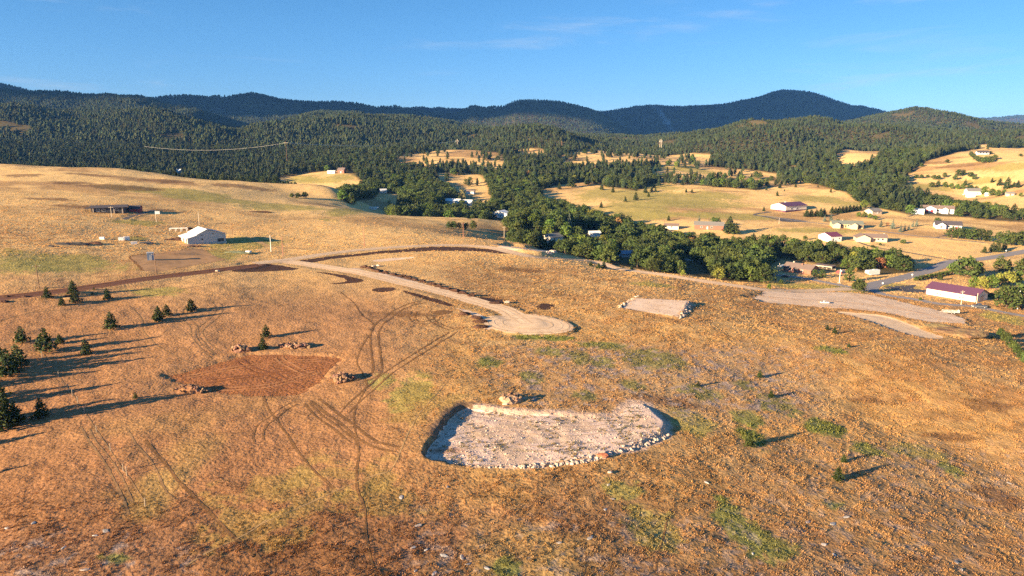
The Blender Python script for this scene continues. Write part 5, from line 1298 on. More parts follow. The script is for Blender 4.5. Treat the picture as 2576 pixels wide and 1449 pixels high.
heap('clod_pile', 'brown mound of soil clods at the front left of the red pad', a1(1850,1130), (4.2,1.9,1.7), mat('clod_soil', (0.24,0.115,0.055), 0.95, var=0.35, scale=1.5, bump=0.15, bscale=2.5), 4, brown_stones[:2], 40, sz=0.4, cat='soil heap')
heap('debris_mound', 'pale mound of cut brush and earth at the back of the large pad', a3(965,310), (2.8,2.2,2.1), mat('mound_tan', (0.47,0.31,0.19), 0.95, var=0.4, scale=2.2, bump=0.2, bscale=3), 5, brown_stones, 26, sz=0.35, cat='mound')
SOILH = [(1120,795),(1170,803),(1230,822),(1265,835),(1325,850),(1410,868),(1480,882),(1545,900),(1605,918),(1685,935),(1770,958),(1845,980),(1920,1000),(2010,1025),(2075,1045),(2165,1070)]
for i, q in enumerate(SOILH):
    g = hit(z6(*q)); r_ = random.Random(40 + i)
    o = link('soil_heap', lump(r_, (1.9 * r_.uniform(.8, 1.2), 1.5, 1.15 * r_.uniform(.8, 1.15)), 3, 0.22)); o.data.materials.append(M_DARK); o.location = g
    tag(o, 'dark soil heap in the long row beside the gravel spur road', 'soil heap', 'soil heaps in a row beside the gravel spur')
soil('soil_patch', [z6(2180,1090),z6(2260,1082),z6(2480,1110),z6(2450,1145),z6(2400,1160),z6(2250,1115)], seed=25)
heap('soil_heap', 'wide dark soil heap at the lower end of the long row', z6(2400,1140), (3.0,1.6,0.9), M_DARK, 61)
for i, (q, w) in enumerate([((2090,1250),2.2),((2210,1285),2.0),((2250,1320),2.3),((2240,1375),2.4)]):
    heap('soil_heap', ['topmost', 'second', 'third', 'lowest'][i] + ' of four dark soil heaps on the near side of the spur road', z6(*q), (w, 1.5, 1.2), M_DARK, 70 + i, cat='soil heap')
heap('earth_mound', 'large brown earth mound with grassy top at the far right', a4(1930,470), (9.5,4.6,2.5), mat('mound_brown', (0.23,0.115,0.065), 0.95, c2=(0.27,0.19,0.085), scale=0.3, var2=0.35, scale2=1.6, bump=0.25, bscale=1.5), 80, cat='mound')
heap('earth_bank', 'low grassy bank between the gravel yard and the spur', a4(1720,400), (6.5,2.2,1.1), mat('bank_grass', (0.26,0.19,0.085), 0.95, var=0.4, scale=1, bump=0.2, bscale=2), 81, cat='bank')
for i, q in enumerate([(60,210),(40,255),(240,210),(660,205)]):
    heap('soil_clod', ['upper small', 'lower small', 'dark', 'last'][i] + ' soil clod at the left end of the dirt road', a1(*q), (1.4, 1.0, 0.7), M_DARK, 90 + i, cat='soil clod')
heap('tarp_bundle', 'pale stone heap in the grass left of the tall double pines', a1(650,222), (2.6,1.2,0.5), M_PALE, 99, cat='heap')

# ------------------------------------------------------------------ trees
def clumps(centres, sizes, k, rng, up=0.3, out=None, c0=None):
    vs, fs = [], []
    for ci, (c, s) in enumerate(zip(centres, sizes)):
        for _ in range(k):
            d = Vector((rng.gauss(0, 1), rng.gauss(0, 1), rng.gauss(0, 1))).normalized()
            if out is not None: d = (d * 0.75 + out[ci] * 1.0).normalized()
            d.z += up * 0.3
            a = d.orthogonal().normalized()
            a = (Matrix.Rotation(rng.uniform(0, 6.28), 3, d) @ a); b = d.cross(a)
            o = Vector(c) + Vector((rng.gauss(0, 1), rng.gauss(0, 1), rng.gauss(0, 0.8))) * s * 0.42
            i = len(vs)
            r = s * rng.uniform(0.55, 1.0)
            vs += [tuple(o + a * r), tuple(o + b * r * rng.uniform(.5, .9)), tuple(o - a * r * rng.uniform(.6, 1)), tuple(o - b * r * rng.uniform(.5, .9))]
            fs.append((i, i + 1, i + 2, i + 3))
    return vs, fs
def raw_mesh(name, vs, fs, m):
    me = bpy.data.meshes.new(name); me.from_pydata(vs, [], fs); me.materials.append(m); me.update(); return me
def pine(seed, m, whorls=15, per=7, k=3, H=10.0, Rm=2.5, low=0.10, cs=0.62, taper=0.85):
    rng = random.Random(seed); C, S = [], []
    for i in range(whorls):
        t = (i + rng.uniform(0.2, 0.8)) / whorls
        z = H * (low + (1 - low) * t)
        r = Rm * (1 - t) ** taper * rng.uniform(0.75, 1.1) * (0.75 + 0.25 * min(1, t * 8))
        nb = max(2, int(per * (0.35 + 0.65 * (1 - t))))
        a0 = rng.uniform(0, 6.28)
        for b in range(nb):
            a = a0 + b * 6.283 / nb + rng.uniform(-.35, .35)
            rr = r * rng.uniform(0.7, 1.15)
            for q in ((0.5, 0.95) if rr > 0.9 else (0.8,)):
                C.append((math.cos(a) * rr * q, math.sin(a) * rr * q, z - 0.12 * rr * q + rng.uniform(-.15, .15)))
                S.append(cs * (0.62 + 0.5 * (1 - t)) * rng.uniform(.8, 1.2))
    C.append((0, 0, H * 0.985)); S.append(cs * 0.5)
    vs, fs = clumps(C, S, k, rng, 0.6)
    cr = raw_mesh('crown', vs, fs, m)
    b = MB().tube([(0, 0, -0.4), (0.03, 0.02, H * 0.4), (0, 0, H * 0.93)], [0.19, 0.12, 0.03], 6)
    for i in range(6):
        t = 0.12 + 0.12 * i; a = rng.uniform(0, 6.28); rr = Rm * (1 - t) * 0.8
        b.tube([(0, 0, H * t), (math.cos(a) * rr, math.sin(a) * rr, H * t + 0.15)], [0.06, 0.02], 4, False)
    return cr, raw_mesh('trunk', b.v, b.f, M_BARK)
def cone_pine(seed, m, tiers=5, sides=7, H=10.0, Rm=2.6, low=0.12, frill=10):
    # layered, ragged-edged skirts: reads as one tree with a lit and a dark side
    rng = random.Random(seed); vs, fs = [], []
    for i in range(tiers):
        t0 = i / tiers; zb = H * (low + (1 - low) * t0); zt = H * (low + (1 - low) * min(1.0, t0 + 1.5 / tiers))
        r = Rm * (1 - t0 ** 1.7) ** 0.8 * rng.uniform(0.8, 1.1) * (0.82 if i == 0 else 1)
        b = len(vs); a0 = rng.uniform(0, 6.28); ox, oy = rng.uniform(-.12, .12) * Rm, rng.uniform(-.12, .12) * Rm
        for k in range(sides * 2):
            a = a0 + k * math.pi / sides; rr = r * (rng.uniform(0.9, 1.2) if k % 2 else rng.uniform(0.5, 0.8))
            vs.append((ox + math.cos(a) * rr, oy + math.sin(a) * rr, zb + rng.uniform(-.05, .06) * H * (1 if k % 2 else -0.3)))
        vs.append((ox * 0.4, oy * 0.4, zt)); top = len(vs) - 1
        for k in range(sides * 2): fs.append((b + k, b + (k + 1) % (sides * 2), top))
    C, S = [], []
    for _ in range(frill):
        t = rng.random(); a = rng.uniform(0, 6.28); r = Rm * (1 - t ** 1.7) ** 0.8 * rng.uniform(.75, 1.05)
        C.append((math.cos(a) * r, math.sin(a) * r, H * (low + (1 - low) * t))); S.append(0.55 * (1.2 - 0.6 * t))
    v2, f2 = clumps(C, S, 1, rng, 0.5)
    n = len(vs); vs += v2; fs += [tuple(i + n for i in f) for f in f2]
    cr = raw_mesh('crown', vs, fs, m)
    b = MB().tube([(0, 0, -0.5), (0, 0, H * 0.5)], [0.22, 0.12], 5)
    return cr, raw_mesh('trunk', b.v, b.f, M_BARK)
def broad(seed, m, H=10.0, Rm=4.2, lobes=13, per=42, cs=0.72, low=0.06, k=1):
    rng = random.Random(seed); C, S, O = [], [], []
    L = []
    for i in range(lobes):
        a, q = i * 2.4 + rng.uniform(-.4, .4), math.sqrt((i + 0.5) / lobes)
        z = H * (0.80 - 0.42 * q * q + rng.uniform(-.10, .08))
        L.append((Vector((math.cos(a) * q * Rm * 0.72, math.sin(a) * q * Rm * 0.72, z)), Rm * rng.uniform(0.34, 0.52)))
    for i in range(lobes // 2):
        a = i * 6.283 / (lobes // 2) + rng.uniform(-.4, .4)
        L.append((Vector((math.cos(a) * Rm * 0.62, math.sin(a) * Rm * 0.62, H * rng.uniform(low + 0.06, 0.42))), Rm * rng.uniform(0.3, 0.45)))
    for c, r in L:
        for _ in range(per):
            d = Vector((rng.gauss(0, 1), rng.gauss(0, 1), rng.gauss(0, 1))).normalized()
            if d.z < -0.55: d.z *= -0.6
            C.append(tuple(c + Vector((d.x, d.y, d.z * 0.85)) * r * rng.uniform(0.78, 1.08))); S.append(cs * rng.uniform(.6, 1.25)); O.append(d)
    vs, fs = clumps(C, S, k, rng, 0.2, O)
    cr = raw_mesh('crown', vs, fs, m)
    b = MB().tube([(0, 0, -0.5), (0.08, 0.0, H * 0.25), (0.0, 0.1, H * 0.5)], [0.34, 0.26, 0.12], 7)
    for c, r in L[::2]:
        b.tube([(0, 0, H * 0.2), tuple(c * 0.5 + Vector((0, 0, H * 0.12))), tuple(c)], [0.15, 0.1, 0.03], 4, False)
    return cr, raw_mesh('trunk', b.v, b.f, M_BARK)
M_BARK = mat('bark', (0.10, 0.066, 0.045), 0.95, var=0.3, scale=2)
def leafmat(name, c, rand=0.28, var=0.3): return mat(name, c, 0.75, var=var, scale=0.9, rand=rand, spec=0.15, trans=0.18)
M_PINE, M_OAK, M_LIME, M_YEL = leafmat('needles_pine', (0.044, 0.060, 0.018)), leafmat('leaves_oak', (0.070, 0.094, 0.024)), leafmat('leaves_bright', (0.115, 0.165, 0.03)), leafmat('leaves_yellowing', (0.22, 0.22, 0.04))
M_ORG, M_SPR, M_FARP = leafmat('leaves_dying', (0.30, 0.15, 0.06)), leafmat('needles_blue', (0.13, 0.165, 0.13)), leafmat('needles_far', (0.043, 0.056, 0.022), 0.5)
M_PALEG = leafmat('leaves_pale', (0.30, 0.28, 0.11))
PROTO = {
    'pine': [pine(i, M_PINE, 15, 10, 3, 10, 4.1, 0.10, 0.80, 0.7) for i in range(5)],
    'oak': [broad(20 + i, M_OAK, 10, (4.2, 3.4, 4.6, 3.8, 4.9, 3.1)[i], (13, 10, 16, 11, 14, 9)[i], (42, 50, 36, 46, 40, 54)[i], (0.72, 0.6, 0.8, 0.66, 0.75, 0.6)[i]) for i in range(6)],
    'bright': [broad(30 + i, M_LIME, 10, 4.0, 11, 40) for i in range(2)],
    'yellow': [broad(40 + i, M_YEL, 10, 4.0, 11, 40) for i in range(2)],
    'orange': [broad(50, M_ORG, 10, 3.4, 9, 26)],
    'pale': [broad(55, M_PALEG, 10, 3.2, 9, 34)],
    'spruce': [pine(60 + i, M_SPR, 17, 9, 3, 10, 2.7, 0.04, 0.55, 1.0) for i in range(2)],
    'bush': [broad(70 + i, M_OAK, 10, 6.2, 12, 40, 1.0, 0.02) for i in range(2)],
    'bushb': [broad(74, M_LIME, 10, 6.0, 12, 40, 1.0, 0.02)],
    'midpine': [cone_pine(80 + i, M_FARP, 6, 7, 10, 2.7, 0.13, 34) for i in range(5)],
}
NAMES = {'pine': 'pine_tree', 'midpine': 'pine_tree', 'oak': 'oak_tree', 'bright': 'leafy_tree', 'yellow': 'yellowing_tree', 'orange': 'dying_tree', 'pale': 'pale_tree', 'spruce': 'spruce_tree', 'bush': 'bush', 'bushb': 'bush'}
CATS = {'bush': 'bush', 'bushb': 'bush'}
trng = random.Random(77)
TREES = []
def tree(kind, g, h, label, group=None, wide=1.0, variant=None):
    pr = PROTO[kind]; cr, tk = pr[trng.randrange(len(pr))] if variant is None else pr[variant % len(pr)]
    t = thing(NAMES[kind], label, CATS.get(kind, 'tree'), g, trng.uniform(0, 6.28), group)
    s = h / 10.0
    w = s * wide * trng.uniform(.92, 1.08)
    t.scale = (w, w * trng.uniform(.93, 1.07), s)
    link('trunk', tk, t); link('crown', cr, t)
    TREES.append((g.x, g.y, h))
    return t
def zh(k): return k * 0.10302
EXPL = []
def ex(kind, p, hz, label, group=None, wide=1.0):
    g = hit(p); h = max(1.0, zh(hz) * mpp(g) * 1.03)
    EXPL.append((g.x, g.y))
    tree(kind, g, h, label, group, wide)
# pines on the left slope, one by one
for q, hz, lb in [((460,222),115,'pine at the left beside the dirt road edge'), ((735,268),125,'front pine of the tall stacked pair by the dirt road'), ((712,180),135,'rear pine of the tall stacked pair by the dirt road'),
                  ((602,292),85,'small thin-stemmed pine left of the stacked pair'), ((1045,235),110,'pine right of the stacked pair near the road'), ((898,188),34,'tiny pine seedling below the dirt road'), ((912,140),26,'tiny pine seedling on the edge of the dirt road'),
                  ((1080,518),170,'large lone pine in the middle of the left slope'), ((1542,443),148,'bigger left pine of the close pair on the left slope'), ((1622,392),118,'smaller right pine of the close pair on the left slope'),
                  ((1857,348),126,'pine nearest the curved wheel tracks'), ((212,652),160,'pine near the left edge above the grouped pines'), ((447,740),230,'tall pine above the fence line top'),
                  ((582,662),95,'small pine right of the tall one at the fence top'), ((840,768),158,'round pine standing alone right of the fence'), ((180,888),225,'dark pine of the group at the left edge'),
                  ((90,978),270,'tallest pine of the group at the left edge'), ((5,860),180,'pine cut by the left edge behind the group'), ((153,1452),224,'slim pine in the lower left clump'), ((24,1478),436,'tall pine cut by the left edge in the lower left clump'),
                  ((401,1380),194,'sunlit bushy pine right of the lower left clump'), ((1317,1197),66,'tiny lone pine between fence and red pad')]:
    ex('pine', a1(*q), hz, lb, 'pines on the left slope')
for p, hz, lb in [(a2(170,442),128,'upper pine of the two behind the red pad'), (a2(140,558),118,'lower pine of the two behind the red pad'), (a4(665,432),52,'left pine of the small pair below the gravel spur'), (a4(735,468),66,'right pine of the small pair below the gravel spur'),
                  (a4(875,602),42,'tiny pine below the small pair'), (a4(10,897),78,'small pine with a long shadow above the swale'), (a4(120,1092),78,'small pine above the green grass tongue'), (a8(768,522),150,'open pine lowest of all on the right slope'),
                  (a8(825,342),85,'thin young pine just above the lowest one'), (px(1885,1122),150,'leafy young pine near the dark shadow streak'), (px(1755,972),60,'low young pine left of the swale')]:
    ex('pine', p, hz, lb, 'small pines on the right slope')
# trees outside the left edge whose shadows fall into view
for i, p in enumerate([a1(950,830),a1(890,935),a1(720,1070),a1(1150,1045),a1(1190,1190),a5(690,0),a5(640,280)]):
    g = hit(p); hh = 5.8
    x, y = g.x - math.cos(SUN_AZ) * 23.5, g.y - math.sin(SUN_AZ) * 23.5
    tree('pine', Vector((x, y, float(tz(x, y)))), hh, 'pine beyond the left edge that shades the slope', 'pines beyond the left edge')
# meadow trees
for q, hz, lb in [((1005,1278),60,'lone round tree lowest left in the green meadow'), ((1240,1218),52,'round tree left of the tall one in the meadow'), ((1340,1203),80,'tallest lone tree in the meadow row'), ((1435,1132),66,'tree left of the close meadow pair'),
                  ((1465,1170),46,'small tree right of the tallest meadow tree'), ((1495,1122),50,'left tree of the close meadow pair'), ((1532,1124),42,'right tree of the close meadow pair'), ((1518,1082),42,'upper tree of the meadow cluster'),
                  ((1342,1112),30,'small meadow tree above the tall one'), ((1120,1128),62,'wide tree at the upper left of the meadow'), ((1010,1104),68,'double-crowned tree left of the meadow'), ((1570,1048),42,'small tree under the meadow woods edge'),
                  ((1792,1057),60,'dark tree below the pale green bushes'), ((1830,1127),36,'left tree of the two small ones in the upper meadow'), ((1886,1133),42,'right tree of the two small ones in the upper meadow'), ((715,1078),140,'tall pine at the left rim of the meadow'),
                  ((600,1098),64,'slim pine left of the meadow rim pine'), ((570,1060),40,'small pine in the rust slope gap'), ((1660,1402),52,'small spruce at the lower meadow edge')]:
    ex('pine', z3(*q), hz, lb, 'single trees on the valley meadow', 0.9)
for q, hz in [((180,1163),50),((700,1128),40),((360,1078),46),((205,1088),60),((75,1107),42),((575,1078),30),((50,1312),48),((250,1115),20),((260,1060),40)]:
    ex('pine', z4(*q), hz, 'small dark tree dotted over the upper right meadow', 'dotted trees of the upper right meadow', 0.8)
for q, hz in [((465,302),72),((508,300),70),((560,297),66),((600,302),82),((632,296),76),((712,272),70),((745,271),62),((780,267),66),((815,262),64),((850,257),62),((885,252),66),((920,247),60),((952,243),60),((985,238),52)]:
    ex('pine', z8(*q), hz, 'pine in the planted windbreak row behind the ranch house', 'windbreak pines behind the ranch house', 1.15)
for q, hz, lb in [((640,347),66,'grey-blue spruce left of the ranch house'), ((700,347),84,'darker spruce touching the ranch house'), ((1185,402),82,'leftmost blue spruce of the yard group'), ((1300,418),98,'broad blue spruce second in the yard group'), ((1375,450),82,'blue spruce at the front of the yard group'),
                  ((1415,437),70,'dark spruce right of the front one'), ((1455,432),60,'small spruce in the yard row'), ((1495,402),62,'narrow spruce in the yard row'), ((1532,392),72,'last narrow spruce of the yard row'), ((850,397),52,'small grey spruce in the ranch forecourt'),
                  ((2165,855),46,'small pale spruce beyond the long shed'), ((2515,845),130,'tall grey spruce at the right edge')]:
    ex('spruce', z8(*q), hz, lb, 'ornamental spruces', 1.0)
for kind, q, hz, lb, w in [('bright',(970,302),52,'bright green tree left of the tan cottage',1.1), ('bright',(1025,307),60,'bright green tree before the tan cottage',1.0), ('bright',(1078,317),56,'bright tree right before the tan cottage',1.0), ('bright',(1130,335),50,'low bright tree below the tan cottage',1.3),
                           ('orange',(1250,392),42,'reddish shrub between the blue spruces',1.2), ('bush',(765,352),26,'dark shrub against the ranch house wall',1.2), ('oak',(1735,362),56,'dark round tree left of the pale house roof',1.1), ('bright',(1018,225),100,'bright green poplar at the pine edge',0.9),
                           ('oak',(1870,512),125,'leftmost round oak of the strip by the pale house',1.1), ('oak',(1935,516),118,'second oak of the strip by the pale house',1.1), ('oak',(2005,520),110,'third oak of the strip by the pale house',1.1), ('oak',(2075,526),120,'fourth oak of the strip by the pale house',1.1),
                           ('oak',(2150,532),120,'fifth oak of the strip by the pale house',1.1), ('oak',(2230,540),110,'sixth oak of the strip by the pale house',1.1), ('oak',(2330,560),115,'seventh oak of the strip by the pale house',1.1), ('oak',(2400,572),130,'eighth oak of the strip by the pale house',1.1),
                           ('oak',(2480,578),140,'ninth oak of the strip by the pale house',1.1), ('oak',(2555,575),150,'last oak of the strip, cut by the right edge',1.1), ('pine',(2190,652),64,'small round pine in the field by the road',1.2), ('pine',(2270,642),92,'left pine of the roadside trio',1.1),
                           ('pine',(2320,642),104,'middle pine of the roadside trio',1.1), ('pine',(2380,627),84,'right pine of the roadside trio',1.1),
                           ('oak',(2010,885),205,'broad oak inside the road bend',1.15), ('bright',(1880,862),130,'bright green tree at the left foot of the bend oak',1.0), ('oak',(2130,885),160,'oak right behind the bend oak',1.0), ('oak',(2345,832),150,'dark oak right of the road beyond the shed',1.1),
                           ('pine',(2420,825),110,'pine between the dark oaks beyond the shed',1.1), ('oak',(2570,860),160,'oak cut by the right edge beyond the shed',1.0), ('bright',(2085,990),128,'bright tree at the left of the yellowing row',1.1), ('yellow',(2165,1000),125,'second tree of the yellowing row behind the shed',1.0),
                           ('bright',(2250,1000),150,'third tree of the yellowing row behind the shed',1.1), ('yellow',(2335,965),130,'fourth tree of the yellowing row behind the shed',1.0), ('yellow',(2430,965),150,'tallest tree of the yellowing row behind the shed',1.0), ('bright',(2510,955),140,'last tree of the yellowing row at the right',1.0),
                           ('oak',(2405,1190),235,'huge dark oak right of the long shed',1.1), ('oak',(2545,1185),245,'huge dark oak cut by the right edge',1.1), ('bush',(2255,1095),56,'round shrub at the long shed corner',1.0), ('bush',(1760,915),50,'dark shrub above the long shed roof',0.9),
                           ('oak',(545,885),76,'left one of two round trees before the brown house',1.35), ('oak',(615,893),82,'right one of two round trees before the brown house',1.35), ('oak',(880,932),145,'dark tree between the hoop shed and the camper',1.0), ('bush',(972,1045),142,'round green bush at the lane junction',0.75),
                           ('bright',(825,805),105,'bright narrow tree behind the hoop shed',0.8), ('orange',(1175,800),120,'dying orange tree above the camper',1.5), ('orange',(110,680),110,'dying pale orange tree at the left of the belt',1.0), ('bush',(1400,560),38,'low shrub in the field below the tan house',1.2), ('bush',(1105,600),24,'flat shrub on the farm track',1.6),
                           ('bush',(1030,545),34,'narrow shrub at the tan house wall',0.7), ('bush',(1180,578),22,'tiny round shrub before the tan house',1.0), ('bush',(450,528),44,'shrub left of the small red-roofed shed',0.8), ('bush',(1570,1110),26,'little bright bush by the driveway lane',1.0), ('bush',(215,955),46,'shrub in the shade of the lane',0.8), ('orange',(945,830),40,'rusty shrub beside the dark tree',1.0)]:
    ex(kind, z8(*q), hz, lb, None, w)
for i in range(9):
    ex('bush', z8(1525 + i * 38, 925 - i * 7), 46, 'clipped hedge bush in the row along the inside of the bend', 'hedge bushes inside the bend', 0.8)
for i, q in enumerate([(2345,512),(2395,560),(2430,590),(2470,640),(2500,670),(2540,715),(2580,750),(2270,520)]):
    ex('bush', a4(*q), (100,112,90,105,95,90,110,30)[i], 'dark green bush in the row at the far right drop', 'bushes in the row at the far right drop', 0.62)
for q, hz in [((905,782),52),((980,803),55),((1030,803),68),((1300,812),42)]:
    ex('pine', z7(*q), hz, 'stubby pine beside the loop road', 'stubby pines beside the loop road', 1.25)
for q, hz in [((420,118),46),((478,122),52),((545,120),60)]:
    ex('bush', z6(*q), hz, 'round oak bush at the left tip of the valley wood', 'round bushes at the left tip of the wood', 0.85)
for q, hz in [((1940,415),70),((1990,420),80),((2040,422),72),((2100,425),74),((2180,420),84)]:
    ex('oak', z6(*q), hz, 'oak in the small clump on the hill edge', 'small oak clump on the hill edge', 1.0)
for q, hz, k in [((2080,792),42,'bush'),((2110,822),52,'bush'),((2150,832),50,'bush'),((2200,842),62,'bush'),((2242,837),60,'bush'),((2290,812),52,'bush'),((1830,842),36,'bush'),((1580,877),36,'bush'),((1530,990),36,'bush'),((1580,990),36,'bush'),((1640,985),30,'bush'),
              ((1702,1002),46,'bush'),((1745,1002),42,'bush'),((1805,982),50,'oak'),((1905,1007),52,'oak'),((1940,972),70,'oak'),((1986,962),56,'oak'),((2060,977),46,'bush'),((2092,1002),42,'bush'),((2265,1032),46,'pine'),((2340,1062),72,'pine'),((2412,1092),112,'pine'),((2475,1077),52,'pine'),
              ((2515,1082),72,'pine'),((2005,1062),62,'pine'),((2540,780),30,'bush'),((2222,712),24,'bush'),((2060,770),40,'bush'),((2250,755),30,'bush')]:
    ex(k, z4(*q), hz, 'shrub or small tree scattered on the right-hand grass hill', 'scattered shrubs of the right-hand grass hill', 0.9)
for q, hz, k in [((1680,1077),52,'oak'),((1740,1072),62,'oak'),((1810,1077),60,'bright'),((1870,1092),62,'bright'),((1930,1097),60,'bright'),((1982,1097),62,'bright'),((2190,1152),92,'bright'),((2260,1162),82,'bright'),((2322,1167),72,'bright'),((2050,1132),82,'oak'),((2110,1122),62,'oak'),((2542,1172),46,'bright'),((2380,1150),60,'bright')]:
    ex(k, z4(*q), hz, 'leafy tree in the green row at the foot of the right hill', 'green row at the foot of the right hill', 1.0)
for i in range(12):
    ex('pine', z4(2235 + i * 31, 690 + (i % 3) * 3), 62, 'pine in the dark row on the far right ridge', 'dark pine row on the far right ridge', 1.1)
for q, hz, k in [((1990,1058),62,'bushb'),((2080,1070),90,'bushb'),((2170,1075),92,'bushb'),((2450,1075),95,'bushb'),((2540,1082),80,'bushb'),((1720,1020),50,'bushb'),((1900,1015),60,'bushb'),((2370,1022),70,'bushb'),((1540,868),50,'bushb'),((1650,870),52,'bushb'),((1740,880),60,'bushb'),((1890,855),80,'bushb'),((1620,800),34,'bushb')]:
    ex(k, z3(*q), hz, 'pale green thicket bush along the meadow gully', 'pale green thickets along the meadow gully', 0.75)
for k, p, hz, lb in [('bright', z7(490,500), 130, 'vivid green tree at the shaded valley yard'), ('bright', z7(655,440), 100, 'vivid yellow-green tree behind the valley yard'), ('yellow', z7(1225,620), 85, 'yellow tree in the middle of the near oaks'), ('yellow', z7(1480,640), 110, 'yellow-green tree above the lane gap'),
                     ('bright', z7(1080,560), 90, 'bright round tree below the storage shed'), ('yellow', z7(1800,875), 66, 'small yellow tree at the lower wood edge'), ('yellow', z7(1450,785), 52, 'small yellow shrub tree at the wood edge'), ('yellow', z7(1725,690), 70, 'pale yellow sapling by the lane gap'),
                     ('orange', z7(2290,590), 90, 'dying orange tree in the right part of the belt'), ('pale', z2(2070,1215), 120, 'pale golden poplar above the long white roof'), ('pale', z2(1370,1300), 100, 'pale green tree beside the shaded clearing'), ('yellow', z2(1535,1290), 80, 'yellowish round tree left of the white metal house'),
                     ('yellow', z2(1685,1345), 52, 'small yellow tree at the near wood rim'), ('spruce', z7(1955,395), 110, 'tall dark spruce left of the grey-roofed house'), ('oak', z7(2110,400), 100, 'round tree behind the grey roof'), ('pine', z7(2250,465), 165, 'big dark pine right of the grey roof'), ('pine', z7(2310,470), 110, 'lower pine right of the big dark one'),
                     ('spruce', z7(695,420), 150, 'blue-grey spruce in the valley belt'), ('orange', z3(312,985), 80, 'red-brown dead pine in the wooded slope'), ('bright', z8(100,1005), 60, 'bright low tree at the corner of the lane shade')]:
    ex(k, p, hz, lb, None, 1.0)

# ------------------------------------------------------------------ woodland: siting
HOR = np.maximum.accumulate((GZ - CAM_H) / GY, 0)
def seen(X, Y, ztop, slack=2.0):
    r = np.clip(np.searchsorted(YS, Y) - 2, 0, NR - 2)
    c = np.clip(np.round((X / half_w(Y) + 1) * 0.5 * (NC - 1)).astype(int), 0, NC - 1)
    return (ztop + slack - CAM_H) / Y > HOR[r, c]
nrg = np.random.default_rng(11)
def cells(y0, y1, cell):
    xs = np.arange(-0.84 * y1 - 30, 0.84 * y1 + 30, cell); yy = np.arange(y0, y1, cell)
    X, Y = np.meshgrid(xs, yy); X, Y = X.ravel(), Y.ravel()
    X = X + nrg.uniform(-.42, .42, len(X)) * cell; Y = Y + nrg.uniform(-.42, .42, len(Y)) * cell
    ok = np.abs(X) < 0.84 * Y + 25
    return X[ok], Y[ok]
LINES = [(P, h) for P, h in BARE if h > 0]
def free(X, Y):
    ok = np.ones(len(X), bool)
    for x, y, r in SITES: ok &= np.hypot(X - x, Y - y) > r
    for x, y in EXPL: ok &= np.hypot(X - x, Y - y) > 4.0
    for P, h in LINES:
        P = P[::3] + [P[-1]]
        xs, yy = [p[0] for p in P], [p[1] for p in P]
        m = (X > min(xs) - 9) & (X < max(xs) + 9) & (Y > min(yy) - 9) & (Y < max(yy) + 9)
        if m.any():
            k = np.where(m)[0]; ok[k[dist_poly(X[k], Y[k], P, False) < h + 3.2]] = False
    return ok
X, Y = cells(345, 1250, 6.6)
Z = tz(X, Y)
ok = wooded(X, Y, Z)
pu_, pv_ = project(X, Y, Z); du, dv = pu_ / 0.39767, pv_ / 0.39767
gap = fbm(X, Y, 26, 3, 91)
ok &= (gap > 0.27)
# stragglers over the upper clearings
ok |= (Y > 830) & (du > 930) & (du < 2080) & clear_mask(X, Y, Z) & (nrg.random(len(X)) < 0.035 + 0.22 * sstep(0.56, 0.68, fbm(X, Y, 45, 3, 98)))
# yards, lawns and tracks that stay open inside the belt
for q in [[(1335,600),(1375,585),(1410,592),(1400,612),(1350,614)], [(1395,585),(1440,572),(1500,580),(1530,596),(1500,604),(1430,600)], [(1720,672),(1760,660),(1790,680),(1785,700),(1730,700)], [(1670,645),(1745,640),(1750,668),(1700,664)],
          [(1960,640),(2000,650),(2110,690),(2150,712),(1950,715),(1940,690)], [(885,542),(888,506),(938,500),(944,486),(1002,488),(1006,506),(976,516),(974,550),(900,552)], [(2130,690),(2210,672),(2290,690),(2290,720),(2130,715)]]:
    ok &= ~in_poly(du, dv, q)
ok[ok] &= free(X[ok], Y[ok])
X, Y, Z, du, dv = X[ok], Y[ok], Z[ok], du[ok], dv[ok]
pprob = sstep(690, 1020, Y) * 0.9 + 0.03
pprob = np.where(du < 760, 1.0, pprob)
ravine = (du > 2050) & (du < 2330) & (Y > 820)
pprob = np.where(ravine, 0.35, pprob)
pprob = np.where((du > 2160) & (du < 2330) & (Y < 800) & (Y > 640), 0.85, pprob)
pprob += (fbm(X, Y, 60, 2, 92) - 0.5) * 0.9 * (du >= 760)
isp = nrg.random(len(X)) < pprob
H = np.where(isp, nrg.uniform(8, 13.5, len(X)), nrg.uniform(6.5, 11.5, len(X)))
H = np.where(ravine & ~isp, H * 0.75, H)
vis = seen(X, Y, Z + H)
# crowns that would hide a building seen in the open
tu, tb = project(X, Y, Z); _, tt = project(X, Y, Z + H); tw = np.where(isp, 0.22, 0.36) * H * F_PX / Y
for x, y, z, hw, hh, sh in SHOW:
    if sh is None: continue
    bu, bb = project(x, y, z); _, bt = project(x, y, z + hh); bw = hw * F_PX / y
    vis &= ~((Y < y) & (np.abs(tu - bu) < bw * 0.85 + tw * 0.6) & (tt < bb - sh * (bb - bt)) & (tb > bt))
X, Y, Z, H, isp = X[vis], Y[vis], Z[vis], H[vis], isp[vis]
